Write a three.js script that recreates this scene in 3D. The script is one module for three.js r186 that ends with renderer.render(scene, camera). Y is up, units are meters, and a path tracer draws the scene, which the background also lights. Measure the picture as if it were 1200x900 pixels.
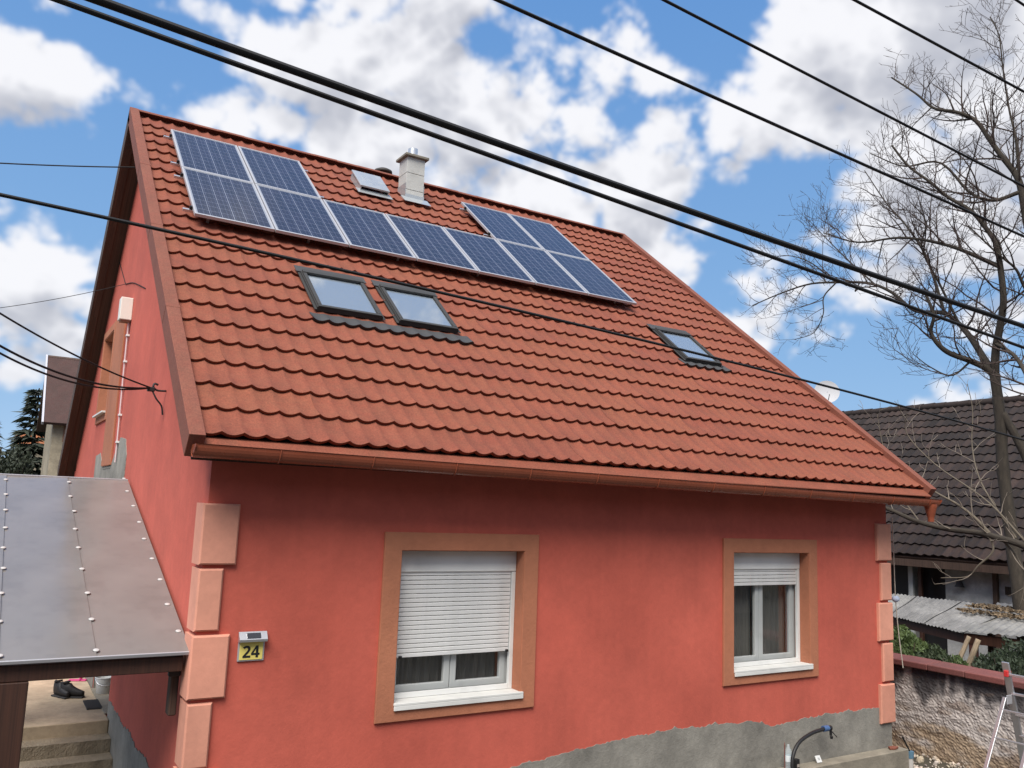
import * as THREE from 'three';
import { ImprovedNoise } from 'three/addons/math/ImprovedNoise.js';
import { mergeGeometries } from 'three/addons/utils/BufferGeometryUtils.js';
import { RoundedBoxGeometry } from 'three/addons/geometries/RoundedBoxGeometry.js';
import { FontLoader } from 'three/addons/loaders/FontLoader.js';
import { TextGeometry } from 'three/addons/geometries/TextGeometry.js';

// ------------------------------------------------------------------ camera, sky, sun, exposure
const scene = new THREE.Scene();
const camera = new THREE.PerspectiveCamera(48.83, 4 / 3, 0.1, 900);
camera.rotation.order = 'YXZ';
camera.position.set(-1.64, 3.192, 7.471);
camera.rotation.set(0.1447, -0.5522, 0.0381);

const renderer = new THREE.WebGLRenderer({ antialias: true });
renderer.toneMapping = THREE.LinearToneMapping;
renderer.toneMappingExposure = 1.08;
renderer.shadowMap.enabled = true;

const SUN_DIR = new THREE.Vector3(-0.54, 1, 0.54).normalize();
const sun = new THREE.DirectionalLight(new THREE.Color(1, 0.95, 0.88), 4.9);
sun.position.copy(SUN_DIR).multiplyScalar(60).add(new THREE.Vector3(6, 3, -4));
sun.target.position.set(6, 3, -4);
sun.castShadow = true;
sun.shadow.radius = 72;
sun.shadow.mapSize.set(2048, 2048);
Object.assign(sun.shadow.camera, { left: -30, right: 30, top: 30, bottom: -30, near: 1, far: 140 });
scene.add(sun, sun.target);

const noise3 = new ImprovedNoise();
const clamp = (v, a, b) => Math.min(b, Math.max(a, v));
const sstep = (a, b, v) => { const t = clamp((v - a) / (b - a), 0, 1); return t * t * (3 - 2 * t); };
const mix = (a, b, t) => a + (b - a) * t;
{
  // heaps of cumulus: direction x, y, z, angular radius, amount
  const HEAPS = [
  [-0.016,0.418,-0.908,0.058,1.00],[0.016,0.397,-0.918,0.038,0.80],[0.044,0.388,-0.921,0.022,0.40],[-0.067,0.374,-0.925,0.097,1.00],[0.108,0.435,-0.894,0.025,0.55],
  [0.214,0.505,-0.836,0.063,0.70],[0.298,0.506,-0.809,0.083,1.00],[0.381,0.484,-0.788,0.085,1.00],[0.354,0.425,-0.833,0.086,1.00],[0.282,0.395,-0.874,0.057,0.80],
  [0.456,0.457,-0.764,0.086,1.10],[0.521,0.475,-0.709,0.066,1.00],[0.515,0.392,-0.762,0.097,1.10],[0.579,0.458,-0.675,0.066,0.90],[0.617,0.382,-0.688,0.067,1.00],
  [0.601,0.330,-0.728,0.079,1.00],[0.672,0.328,-0.664,0.048,0.80],[0.443,0.380,-0.812,0.088,1.00],[0.669,0.283,-0.687,0.049,0.60],[0.211,0.397,-0.893,0.046,0.55],
  [0.381,0.579,-0.721,0.108,0.60],[0.560,0.438,-0.703,0.027,-0.90],[0.475,0.538,-0.696,0.055,-0.80],[0.408,0.506,-0.760,0.019,-0.40],[0.660,0.480,-0.578,0.054,1.00],
  [0.712,0.429,-0.555,0.082,1.10],[0.743,0.470,-0.476,0.103,1.20],[0.809,0.393,-0.438,0.111,1.20],[0.735,0.360,-0.574,0.046,0.80],[0.788,0.347,-0.509,0.081,1.00],
  [0.832,0.415,-0.369,0.121,1.20],[0.678,0.553,-0.485,0.102,1.00],[0.782,0.257,-0.568,0.051,0.90],[0.756,0.219,-0.616,0.043,0.80],[0.816,0.270,-0.511,0.054,0.80],
  [0.736,0.201,-0.647,0.039,0.70],[0.817,0.179,-0.548,0.026,0.55],[0.864,0.153,-0.479,0.044,0.80],[0.881,0.126,-0.455,0.052,1.00],[0.848,0.119,-0.517,0.045,0.70],
  [0.046,0.214,-0.976,0.049,1.00],[0.083,0.237,-0.968,0.032,0.70],[0.021,0.166,-0.986,0.044,0.90],[-0.014,0.279,-0.960,0.017,0.60],[-0.048,0.190,-0.981,0.067,0.90],
  [0.030,0.150,-0.988,0.035,0.50],[0.007,0.087,-0.996,0.052,0.50],[0.093,0.350,-0.932,0.071,-0.50],[0.113,0.473,-0.874,0.052,-0.60],[0.704,0.351,-0.618,0.057,-0.80],
  [0.735,0.297,-0.609,0.038,-0.60],[0.029,0.296,-0.955,0.043,-0.50],[0.798,0.157,-0.582,0.047,-0.40],[0.702,0.249,-0.667,0.029,-0.70],[0.594,0.523,-0.612,0.045,-0.80],
  [0.663,0.404,-0.630,0.033,-0.50]
  ];
  const W = 2048, H = 1024, data = new Float32Array(W * H * 4);
  // heaped (billowy) noise: rounded lobes with creases between them
  const billow = (x, y, z, f, oct) => {
    let s = 0, a = 1, t = 0;
    for (let i = 0; i < oct; i++) { s += a * 2.2 * Math.abs(noise3.noise(x * f + i * 5.3, y * f + i * 1.7, z * f - i * 3.1)); t += a; a *= 0.58; f *= 2.04; }
    return s / t;
  };
  const density = (x, y, z, oct) => {
    const wx = x + 0.020 * noise3.noise(x * 9, y * 9, z * 9), wy = y + 0.016 * noise3.noise(x * 9 + 7, y * 9, z * 9), wz = z;
    const wl = Math.hypot(wx, wy, wz); let near = 0, open = 1, gap = 1;
    for (const h of HEAPS) {
      const c = (wx * h[0] + wy * h[1] + wz * h[2]) / wl;
      if (c < 0.9) continue;
      const g = Math.max(0, 2 * (1 - c)) / (h[3] * h[3]);
      near = Math.max(near, Math.exp(-g * 0.10));
      if (g > 12) continue;
      if (h[4] > 0) open *= 1 - 0.62 * Math.min(1, h[4]) * Math.exp(-g * 0.55); else gap *= 1 + 0.98 * h[4] * Math.exp(-g * 0.7);
    }
    const b = (1 - open) * gap;
    const k = 1 / (Math.max(y, 0) + 0.3);
    const wide = 0.58 + 1.1 * noise3.noise(x * k * 1.1 + 11, 0.4, z * k * 1.1 + 5) + 0.5 * noise3.noise(x * k * 2.7 + 3, 2.4, z * k * 2.7 + 5);
    const base = mix(wide, b, clamp(near * 1.7, 0, 1));
    const soft = noise3.noise(x * 5 + 3, y * 6, z * 5) * 0.5 + noise3.noise(x * 11, y * 13, z * 11 + 4) * 0.3;
    return base * 1.15 + 0.98 * (billow(x, y * 1.25, z, 8.8, oct) - 0.45) + 0.28 * soft - 0.67;
  };
  for (let j = 0; j < H; j++) {
    const lat = ((j + 0.5) / H - 0.5) * Math.PI, y = Math.sin(lat), r = Math.cos(lat);
    for (let i = 0; i < W; i++) {
      const lon = ((i + 0.5) / W - 0.5) * 2 * Math.PI, x = Math.cos(lon) * r, z = Math.sin(lon) * r;
      const o = (j * W + i) * 4;
      if (y < -0.03) { data[o] = 0.34; data[o + 1] = 0.33; data[o + 2] = 0.31; data[o + 3] = 1; continue; }
      const t = Math.pow(clamp(y, 0, 1), 0.6);
      let R = mix(0.35, 0.03, t), G = mix(0.58, 0.17, t), B = mix(0.83, 0.53, t);
      const d = density(x, y, z, 7);
      const cover = Math.pow(sstep(-0.12, 0.25, d), 0.9);
      if (cover > 0) {
        const d2 = density(x - 0.010, y + 0.045, z, 4);
        const lit = clamp(0.90 - 0.50 * sstep(0.05, 0.75, d2) + 0.35 * clamp(d - d2, -0.6, 0.4) + 0.10 * noise3.noise(x * 22, y * 30, z * 22), 0, 1);
        const cr = mix(0.36, 0.89, lit), cg = mix(0.38, 0.89, lit), cb = mix(0.45, 0.92, lit);
        const a = cover * 0.97;
        R = mix(R, cr, a); G = mix(G, cg, a); B = mix(B, cb, a);
      }
      const hz = 0.45 * Math.exp(-Math.max(y, 0) * 16);
      data[o] = mix(R, 0.70, hz); data[o + 1] = mix(G, 0.76, hz); data[o + 2] = mix(B, 0.86, hz); data[o + 3] = 1;
    }
  }
  const sky = new THREE.DataTexture(data, W, H, THREE.RGBAFormat, THREE.FloatType);
  sky.mapping = THREE.EquirectangularReflectionMapping;
  sky.magFilter = sky.minFilter = THREE.LinearFilter;
  sky.wrapS = THREE.RepeatWrapping;
  sky.needsUpdate = true;
  scene.background = sky;
  scene.environment = sky;
}

// ------------------------------------------------------------------ helpers
let seed = 1234567;
const rnd = () => { seed = (seed * 1664525 + 1013904223) >>> 0; return seed / 4294967296; };
const rr = (a, b) => a + (b - a) * rnd();
const V = (x, y, z) => new THREE.Vector3(x, y, z);

const taken = {};
function numbered(name) {
  if (!(name in taken)) { taken[name] = 0; return name; }
  taken[name]++; return name + '_' + String(taken[name]).padStart(3, '0');
}
function tag(o, label, category, group) {
  o.userData.label = label; o.userData.category = category;
  if (group) o.userData.group = group;
  return o;
}
function thing(name, label, category, pos = [0, 0, 0], group) {
  const o = new THREE.Group(); o.name = numbered(name); o.position.set(...pos); scene.add(o);
  return tag(o, label, category, group);
}
function sub(parent, name, pos = [0, 0, 0]) {
  const o = new THREE.Group(); o.name = name; o.position.set(...pos); parent.add(o); return o;
}
function part(parent, name, geo, mat, label) {
  const m = new THREE.Mesh(geo, mat); m.name = parent === scene ? numbered(name) : name; parent.add(m);
  if (label) m.userData.label = label;
  return m;
}
function structure(name, geo, mat) { const m = part(scene, name, geo, mat); m.userData.kind = 'structure'; return m; }
// texture coordinates in metres, taken from the direction each face points
function metric(g0) {
  const g = g0.index ? g0.toNonIndexed() : g0;
  if (!g.attributes.normal) g.computeVertexNormals();
  const p = g.attributes.position, uv = new Float32Array(p.count * 2);
  const a = V(0, 0, 0), b = V(0, 0, 0), c = V(0, 0, 0);
  for (let i = 0; i < p.count; i += 3) {
    a.fromBufferAttribute(p, i); b.fromBufferAttribute(p, i + 1); c.fromBufferAttribute(p, i + 2);
    const n = b.clone().sub(a).cross(c.clone().sub(a)); const x = Math.abs(n.x), y = Math.abs(n.y), z = Math.abs(n.z);
    [a, b, c].forEach((q, k) => {
      const o = (i + k) * 2;
      if (x >= y && x >= z) { uv[o] = q.z; uv[o + 1] = q.y; } else if (y >= z) { uv[o] = q.x; uv[o + 1] = q.z; } else { uv[o] = q.x; uv[o + 1] = q.y; }
    });
  }
  g.setAttribute('uv', new THREE.BufferAttribute(uv, 2));
  return g;
}
const box = (x0, x1, y0, y1, z0, z1) => { const g = new THREE.BoxGeometry(x1 - x0, y1 - y0, z1 - z0); g.translate((x0 + x1) / 2, (y0 + y1) / 2, (z0 + z1) / 2); return metric(g); };
const rbox = (x0, x1, y0, y1, z0, z1, r = 0.006, seg = 1) => {
  const g = new RoundedBoxGeometry(x1 - x0, y1 - y0, z1 - z0, seg, Math.min(r, (x1 - x0) / 2.1, (y1 - y0) / 2.1, (z1 - z0) / 2.1));
  g.translate((x0 + x1) / 2, (y0 + y1) / 2, (z0 + z1) / 2); return metric(g);
};
const clean = (g) => { const q = g.index ? g.toNonIndexed() : g.clone(); for (const k of Object.keys(q.attributes)) if (!['position', 'normal', 'uv'].includes(k)) q.deleteAttribute(k); return q; };
const join = (...gs) => mergeGeometries(gs.flat().map(clean), false);
const cyl = (r0, r1, h, n = 16, open = false) => new THREE.CylinderGeometry(r0, r1, h, n, 1, open);
function tube(pts, rad, sides = 6, cap = true) {
  const n = pts.length, pos = [], idx = [], uv = [];
  const R = typeof rad === 'function' ? rad : (i) => (Array.isArray(rad) ? rad[i] : rad);
  let up = V(0, 1, 0), len = 0;
  for (let i = 0; i < n; i++) {
    const d = pts[Math.min(i + 1, n - 1)].clone().sub(pts[Math.max(i - 1, 0)]).normalize();
    if (i === 0) { up = Math.abs(d.y) > 0.9 ? V(1, 0, 0) : V(0, 1, 0); } else len += pts[i].distanceTo(pts[i - 1]);
    const s = V(0, 0, 0).crossVectors(d, up).normalize(); const t = V(0, 0, 0).crossVectors(s, d).normalize(); up = t.clone();
    for (let k = 0; k <= sides; k++) {
      const a = k / sides * Math.PI * 2, q = pts[i].clone().addScaledVector(s, Math.cos(a) * R(i)).addScaledVector(t, Math.sin(a) * R(i));
      pos.push(q.x, q.y, q.z); uv.push(k / sides * 0.4, len);
    }
  }
  const w = sides + 1;
  for (let i = 0; i < n - 1; i++) for (let k = 0; k < sides; k++) { const a = i * w + k, b = a + w; idx.push(a, a + 1, b, b, a + 1, b + 1); }
  if (cap) for (const [i, f] of [[0, 1], [n - 1, -1]]) {
    const c = pos.length / 3; pos.push(pts[i].x, pts[i].y, pts[i].z); uv.push(0, 0);
    for (let k = 0; k < sides; k++) f > 0 ? idx.push(c, i * w + k + 1, i * w + k) : idx.push(c, i * w + k, i * w + k + 1);
  }
  const g = new THREE.BufferGeometry();
  g.setAttribute('position', new THREE.Float32BufferAttribute(pos, 3));
  g.setAttribute('uv', new THREE.Float32BufferAttribute(uv, 2));
  g.setIndex(idx); g.computeVertexNormals(); return g;
}
const smooth = (pts, n) => new THREE.CatmullRomCurve3(pts).getPoints(n);
const polyShape = (pts, holes = []) => {
  const s = new THREE.Shape(pts.map((p) => new THREE.Vector2(...p)));
  for (const h of holes) s.holes.push(new THREE.Path(h.map((p) => new THREE.Vector2(...p))));
  return s;
};
const rectPts = (x0, x1, y0, y1) => [[x0, y0], [x1, y0], [x1, y1], [x0, y1]];
const extr = (shape, depth, bevel = 0) => metric(new THREE.ExtrudeGeometry(shape, { depth: depth - 2 * bevel, bevelEnabled: bevel > 0, bevelSize: bevel, bevelThickness: bevel, bevelOffset: -bevel, bevelSegments: 1 }).translate(0, 0, bevel));

// periodic value noise for textures
function pnoise(period, sd) {
  const t = new Float32Array(period * period); let s = sd * 7919 + 13;
  for (let i = 0; i < t.length; i++) { s = (s * 1664525 + 1013904223) >>> 0; t[i] = s / 4294967296; }
  return (u, v) => {
    const x = (u - Math.floor(u)) * period, y = (v - Math.floor(v)) * period, i = Math.floor(x), j = Math.floor(y);
    const fx = x - i, fy = y - j, sx = fx * fx * (3 - 2 * fx), sy = fy * fy * (3 - 2 * fy);
    const i1 = (i + 1) % period, j1 = (j + 1) % period, a = i % period, b = j % period;
    return mix(mix(t[b * period + a], t[b * period + i1], sx), mix(t[j1 * period + a], t[j1 * period + i1], sx), sy);
  };
}
function pfbm(p0, oct, sd, gain = 0.5) {
  const ns = []; for (let i = 0; i < oct; i++) ns.push(pnoise(p0 << i, sd + i));
  return (u, v) => { let s = 0, a = 1, t = 0; for (const n of ns) { s += a * n(u, v); t += a; a *= gain; } return s / t; };
}
function mkTex(w, h, f, metres, colour = true) {
  const d = new Uint8Array(w * h * 4);
  for (let j = 0; j < h; j++) for (let i = 0; i < w; i++) {
    const c = f((i + 0.5) / w, (j + 0.5) / h), o = (j * w + i) * 4;
    const q = Array.isArray(c) ? c : [c, c, c];
    d[o] = clamp(q[0], 0, 1) * 255; d[o + 1] = clamp(q[1], 0, 1) * 255; d[o + 2] = clamp(q[2], 0, 1) * 255; d[o + 3] = 255;
  }
  const t = new THREE.DataTexture(d, w, h, THREE.RGBAFormat);
  t.wrapS = t.wrapT = THREE.RepeatWrapping; t.magFilter = THREE.LinearFilter; t.minFilter = THREE.LinearFilter;
  if (colour) t.colorSpace = THREE.SRGBColorSpace;
  if (metres) t.repeat.set(1 / metres[0], 1 / metres[1]);
  t.needsUpdate = true; return t;
}
const std = (c, rough = 0.8, extra = {}) => { const m = new THREE.MeshStandardMaterial({ roughness: rough, ...extra }); Array.isArray(c) ? m.color.setRGB(...c) : m.color.set(c); return m; };
const phys = (c, rough = 0.5, extra = {}) => { const m = new THREE.MeshPhysicalMaterial({ roughness: rough, ...extra }); m.color.setRGB(...c); return m; };

// ------------------------------------------------------------------ materials
const T = {};
{
  const lo = pfbm(4, 5, 3), hi = pfbm(64, 3, 17, 0.7), mid = pfbm(16, 4, 29), streak = pnoise(64, 41);
  T.stucco = mkTex(1024, 1024, (u, v) => { const q = 0.79 + 0.19 * lo(u, v) + 0.06 * (hi(u, v) - 0.3) + 0.05 * mid(u, v) + 0.02 * streak(u, v * 0.06); return [q, q * (0.985 + 0.04 * (lo(v, u) - 0.5)), q * (0.985 + 0.05 * (lo(v, u) - 0.5))]; }, [3.7, 3.7]);
  T.stuccoB = mkTex(1024, 1024, (u, v) => hi(u, v) * 0.8 + mid(u, v) * 0.2, [1.5, 1.5], false);
  T.granule = mkTex(1024, 1024, (u, v) => { const q = 0.80 + 0.26 * (hi(u * 2, v * 2) - 0.5) + 0.16 * (lo(u, v) - 0.5); return [q, q * (0.97 + 0.1 * (mid(u, v) - 0.5)), q * (0.97 + 0.1 * (mid(u, v) - 0.5))]; }, [1.3, 1.3]);
  T.concrete = mkTex(1024, 1024, (u, v) => { const q = 0.62 + 0.34 * lo(u, v) + 0.16 * (mid(u, v) - 0.5) + 0.1 * (hi(u, v) - 0.5); return [q, q * 0.985, q * 0.95]; }, [2.6, 2.6]);
  T.concreteB = mkTex(512, 512, (u, v) => hi(u, v) * 0.5 + mid(u, v) * 0.5, [0.9, 0.9], false);
  T.wood = mkTex(512, 512, (u, v) => { const q = 0.6 + 0.4 * (pg(u * 1, v) ) ; return [q, q * 0.97, q * 0.93]; function pg(a, b) { return 0.6 * streak(a, b * 0.06) + 0.4 * mid(a, b * 0.12); } }, [0.5, 2]);
  T.bark = mkTex(512, 512, (u, v) => { const q = 0.5 + 0.5 * (0.6 * mid(u, v * 0.3) + 0.4 * hi(u, v * 0.4)); return [q, q * 0.98, q * 0.94]; }, [0.4, 0.8]);
  T.barkB = mkTex(512, 512, (u, v) => 0.6 * mid(u, v * 0.3) + 0.4 * hi(u, v * 0.5), [0.4, 0.8], false);
  T.dusty = mkTex(1024, 1024, (u, v) => { const q = 0.86 + 0.14 * lo(u, v) - 0.03 * sstep(0.5, 0.8, mid(u, v)); return [q, q, q * 0.985]; }, [2.1, 2.1]);
  T.dustyR = mkTex(1024, 1024, (u, v) => { const q = 0.26 + 0.5 * lo(u, v) + 0.22 * sstep(0.5, 0.7, mid(u, v)); return q; }, [1.7, 1.7], false);
}
const M = {
  facade: std([0.60, 0.128, 0.086], 0.92, { map: T.stucco, bumpMap: T.stuccoB, bumpScale: 0.0016 }),
  gable: std([0.60, 0.135, 0.115], 0.92, { map: T.stucco, bumpMap: T.stuccoB, bumpScale: 0.004 }),
  quoin: std([0.74, 0.34, 0.235], 0.9, { map: T.stucco, bumpMap: T.stuccoB, bumpScale: 0.001 }),
  trim: std([0.47, 0.182, 0.098], 0.9, { map: T.stucco, bumpMap: T.stuccoB, bumpScale: 0.003 }),
  tile: std([0.355, 0.107, 0.056], 0.88, { map: T.granule, bumpMap: T.stuccoB, bumpScale: 0.002 }),
  cap: std([0.33, 0.112, 0.066], 0.8, { map: T.granule }),
  gutter: std([0.30, 0.080, 0.042], 0.5, { map: T.dusty, roughnessMap: T.dustyR }),
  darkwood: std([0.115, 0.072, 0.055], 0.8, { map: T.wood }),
  brownwood: std([0.075, 0.030, 0.018], 0.6, { map: T.wood }),
  render: std([0.41, 0.402, 0.38], 0.95, { map: T.concrete, bumpMap: T.concreteB, bumpScale: 0.006 }),
  concrete: std([0.42, 0.385, 0.325], 0.95, { map: T.concrete, bumpMap: T.concreteB, bumpScale: 0.006 }),
  beige: std([0.66, 0.54, 0.40], 0.95, { map: T.concrete, bumpMap: T.concreteB, bumpScale: 0.004 }),
  white: std([0.86, 0.865, 0.87], 0.38, { map: T.dusty }),
  whiteSill: std([0.80, 0.80, 0.79], 0.5, { map: T.dusty }),
  slat: std([0.90, 0.90, 0.91], 0.45, { map: T.dusty }),
  pvcGrey: std([0.50, 0.52, 0.53], 0.5, { map: T.dusty }),
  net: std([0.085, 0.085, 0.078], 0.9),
  glass: phys([1, 1, 1], 0.02, { transmission: 1, thickness: 0, ior: 1.5 }),
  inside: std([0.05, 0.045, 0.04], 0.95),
  alu: std([0.66, 0.67, 0.69], 0.36, { metalness: 0.85 }),
  aluMatt: std([0.50, 0.50, 0.52], 0.5, { metalness: 0.5 }),
  zinc: std([0.52, 0.55, 0.58], 0.5, { metalness: 0.35, roughnessMap: T.dustyR, map: T.dusty }),
  lead: std([0.062, 0.062, 0.066], 0.75, { map: T.dusty }),
  skyframe: std([0.034, 0.034, 0.033], 0.8),
  blind: std([0.20, 0.24, 0.28], 0.85),
  black: std([0.012, 0.012, 0.013], 0.55),
  cable: std([0.007, 0.007, 0.008], 0.75),
  blue: std([0.06, 0.12, 0.26], 0.4),
};

// ------------------------------------------------------------------ ground
const GY = -0.45;
{
  const g = new THREE.PlaneGeometry(800, 800, 1, 1); g.rotateX(-Math.PI / 2);
  structure('ground', metric(g), std([0.13, 0.12, 0.09], 0.95, { map: T.concrete, bumpMap: T.concreteB, bumpScale: 0.02 })).position.y = GY - 0.004;
  structure('yard_paving', box(-14, 11.4, GY, GY + 0.012, 0.0, 16), std([0.13, 0.125, 0.115], 0.95, { map: T.concrete, bumpMap: T.concreteB, bumpScale: 0.008 }));
}

// ------------------------------------------------------------------ the red house
const W = 9.25, TH = 0.6709, TAN = Math.tan(TH), Y0 = 3.663, Z0 = 0.371;
const ZR = -6.45, YR = Y0 + (Z0 - ZR) * TAN, SR = (Z0 - ZR) / Math.cos(TH), TANB = 0.85;
const ZB = -12.4, XL = -0.27, XR = 9.66;
const roofY = (z) => (z > ZR ? Y0 + (Z0 - z) * TAN : YR - (ZR - z) * TANB);
const house = thing('red_house', 'red plastered house with orange tiled roof, peach corner stones and brown window trims', 'house');
const onRoof = (o, x, s, h) => { o.position.set(x, Y0 + s * Math.sin(TH) + h * Math.cos(TH), Z0 - s * Math.cos(TH) + h * Math.sin(TH)); o.rotation.x = TH; return o; };

const WIN = [{ x0: 1.62, x1: 3.352, i0: 1.80, i1: 3.18 }, { x0: 6.034, x1: 7.732, i0: 6.205, i1: 7.575 }];
{
  // walls
  const holes = WIN.map((w) => rectPts(w.i0, w.i1, 1.33, 2.75));
  part(house, 'front_wall', extr(polyShape(rectPts(0, W, GY - 0.2, 3.66), holes), 0.36).translate(0, 0, -0.36), M.facade);
  const gx = (z) => roofY(z) - 0.2;
  const gpts = [[0.36, GY - 0.2], [-ZB, GY - 0.2], [-ZB, gx(ZB)], [-ZR, gx(ZR)], [0.36, gx(-0.36)]];
  const gableHoles = [rectPts(7.95, 9.25, 4.5, 5.9), rectPts(6.75, 7.62, 3.6, 5.9), rectPts(4.5, 6.1, 0.45, 2.45)];
  const gl = extr(polyShape(gpts, gableHoles), 0.36); gl.rotateY(Math.PI / 2); gl.translate(0, 0, 0);
  part(house, 'gable_wall', metric(gl), M.facade);
  const gr = extr(polyShape(gpts), 0.36); gr.rotateY(Math.PI / 2); gr.translate(W - 0.36, 0, 0);
  part(house, 'gable_wall', metric(gr), M.facade);
  part(house, 'rear_wall', box(0, W, GY - 0.2, 3.6, ZB - 0.3, ZB), M.facade);
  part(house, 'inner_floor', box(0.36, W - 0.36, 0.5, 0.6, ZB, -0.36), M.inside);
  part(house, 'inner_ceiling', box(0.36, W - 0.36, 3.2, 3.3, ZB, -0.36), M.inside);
  part(house, 'inner_partition', box(0.36, W - 0.36, 0.6, 3.2, -3.1, -3.0), std([0.3, 0.27, 0.24], 0.9));
}
// grey unpainted render round the foot of the walls, with a ragged upper edge
{
  const edge = [[0, 0.60], [1.5, 0.60], [2.6, 0.60], [3.03, 0.63], [3.65, 0.69], [4.2, 0.74], [4.91, 0.785], [5.5, 0.785], [6.09, 0.775], [6.55, 0.755], [6.75, 0.70], [6.89, 0.665], [7.3, 0.69], [7.76, 0.71], [8.45, 0.715], [8.99, 0.70], [W, 0.70]];
  const at = (x) => { for (let i = 1; i < edge.length; i++) if (x <= edge[i][0]) { const a = edge[i - 1], b = edge[i]; return mix(a[1], b[1], (x - a[0]) / (b[0] - a[0])); } return 0.7; };
  const top = []; for (let x = W; x >= 0; x -= 0.03) top.push([x, at(x) + 0.035 * noise3.noise(x * 5, 1, 2) + 0.022 * noise3.noise(x * 19, 4, 2) + 0.014 * noise3.noise(x * 47, 7, 1)]);
  part(house, 'grey_render', extr(polyShape([[0, GY - 0.1], [W, GY - 0.1], ...top]), 0.008), M.render);
  for (const [za, zb] of [[0.0, 4.46], [6.14, -ZB]]) {
    const tg = []; for (let z = za + 0.04; z <= zb; z += 0.04) tg.push([z, 0.63 + 0.05 * noise3.noise(z * 2, 5, 2) + 0.03 * noise3.noise(z * 11, 4, 8)]);
    const gg = extr(polyShape([[za, GY - 0.1], [za, 0.62], ...tg, [zb, GY - 0.1]]), 0.008); gg.rotateY(Math.PI / 2); gg.translate(-0.008, 0, 0);
    part(house, 'grey_render', metric(gg), M.render);
  }
  // patch under the upstairs door
  const pp = []; const P0 = [[5.16, 3.2], [8.85, 3.2], [8.83, 3.80], [8.2, 3.83], [7.9, 3.66], [6.6, 3.63], [6.3, 3.8], [5.9, 3.98], [5.35, 3.93], [5.13, 3.7]];
  for (let i = 0; i < P0.length; i++) { const a = P0[i], b = P0[(i + 1) % P0.length]; for (let k = 0; k < 12; k++) { const t = k / 12; pp.push([mix(a[0], b[0], t) + 0.03 * noise3.noise(i * 3 + t * 5, 1, 3), mix(a[1], b[1], t) + 0.02 * noise3.noise(i * 3 + t * 6, 9, 3)]); } }
  const pg = extr(polyShape(pp), 0.007); pg.rotateY(Math.PI / 2); pg.translate(-0.007, 0, 0);
  part(house, 'render_patch', metric(pg), M.render, 'patch of bare grey render below the upstairs opening');
  part(house, 'foot_ledge', rbox(3.2, 9.33, GY, 0.175, 0.009, 0.20, 0.012), M.concrete);
}
// corner stones
for (let k = 0; k < 7; k++) {
  const y1 = 3.13 - k * 0.54, y0 = y1 - 0.508, wide = k % 2 === 0;
  const stone = (x0, x1) => metric(new THREE.ExtrudeGeometry(polyShape(rectPts(x0, x1, y0, y1)), { depth: 0.26, bevelEnabled: true, bevelSize: 0.014, bevelThickness: 0.014, bevelOffset: -0.014, bevelSegments: 1 }).translate(0, 0, -0.246 + (wide ? 0.02 : 0.012)));
  part(house, 'corner_stone', stone(wide ? -0.045 : -0.035, wide ? 0.262 : 0.168), M.quoin);
  if (k < 5) { const g = stone(W - (wide ? 0.265 : 0.185), W + (wide ? 0.045 : 0.04)); g.translate(0, 0.03, 0); part(house, 'corner_stone', g, M.quoin); }
}
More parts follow.
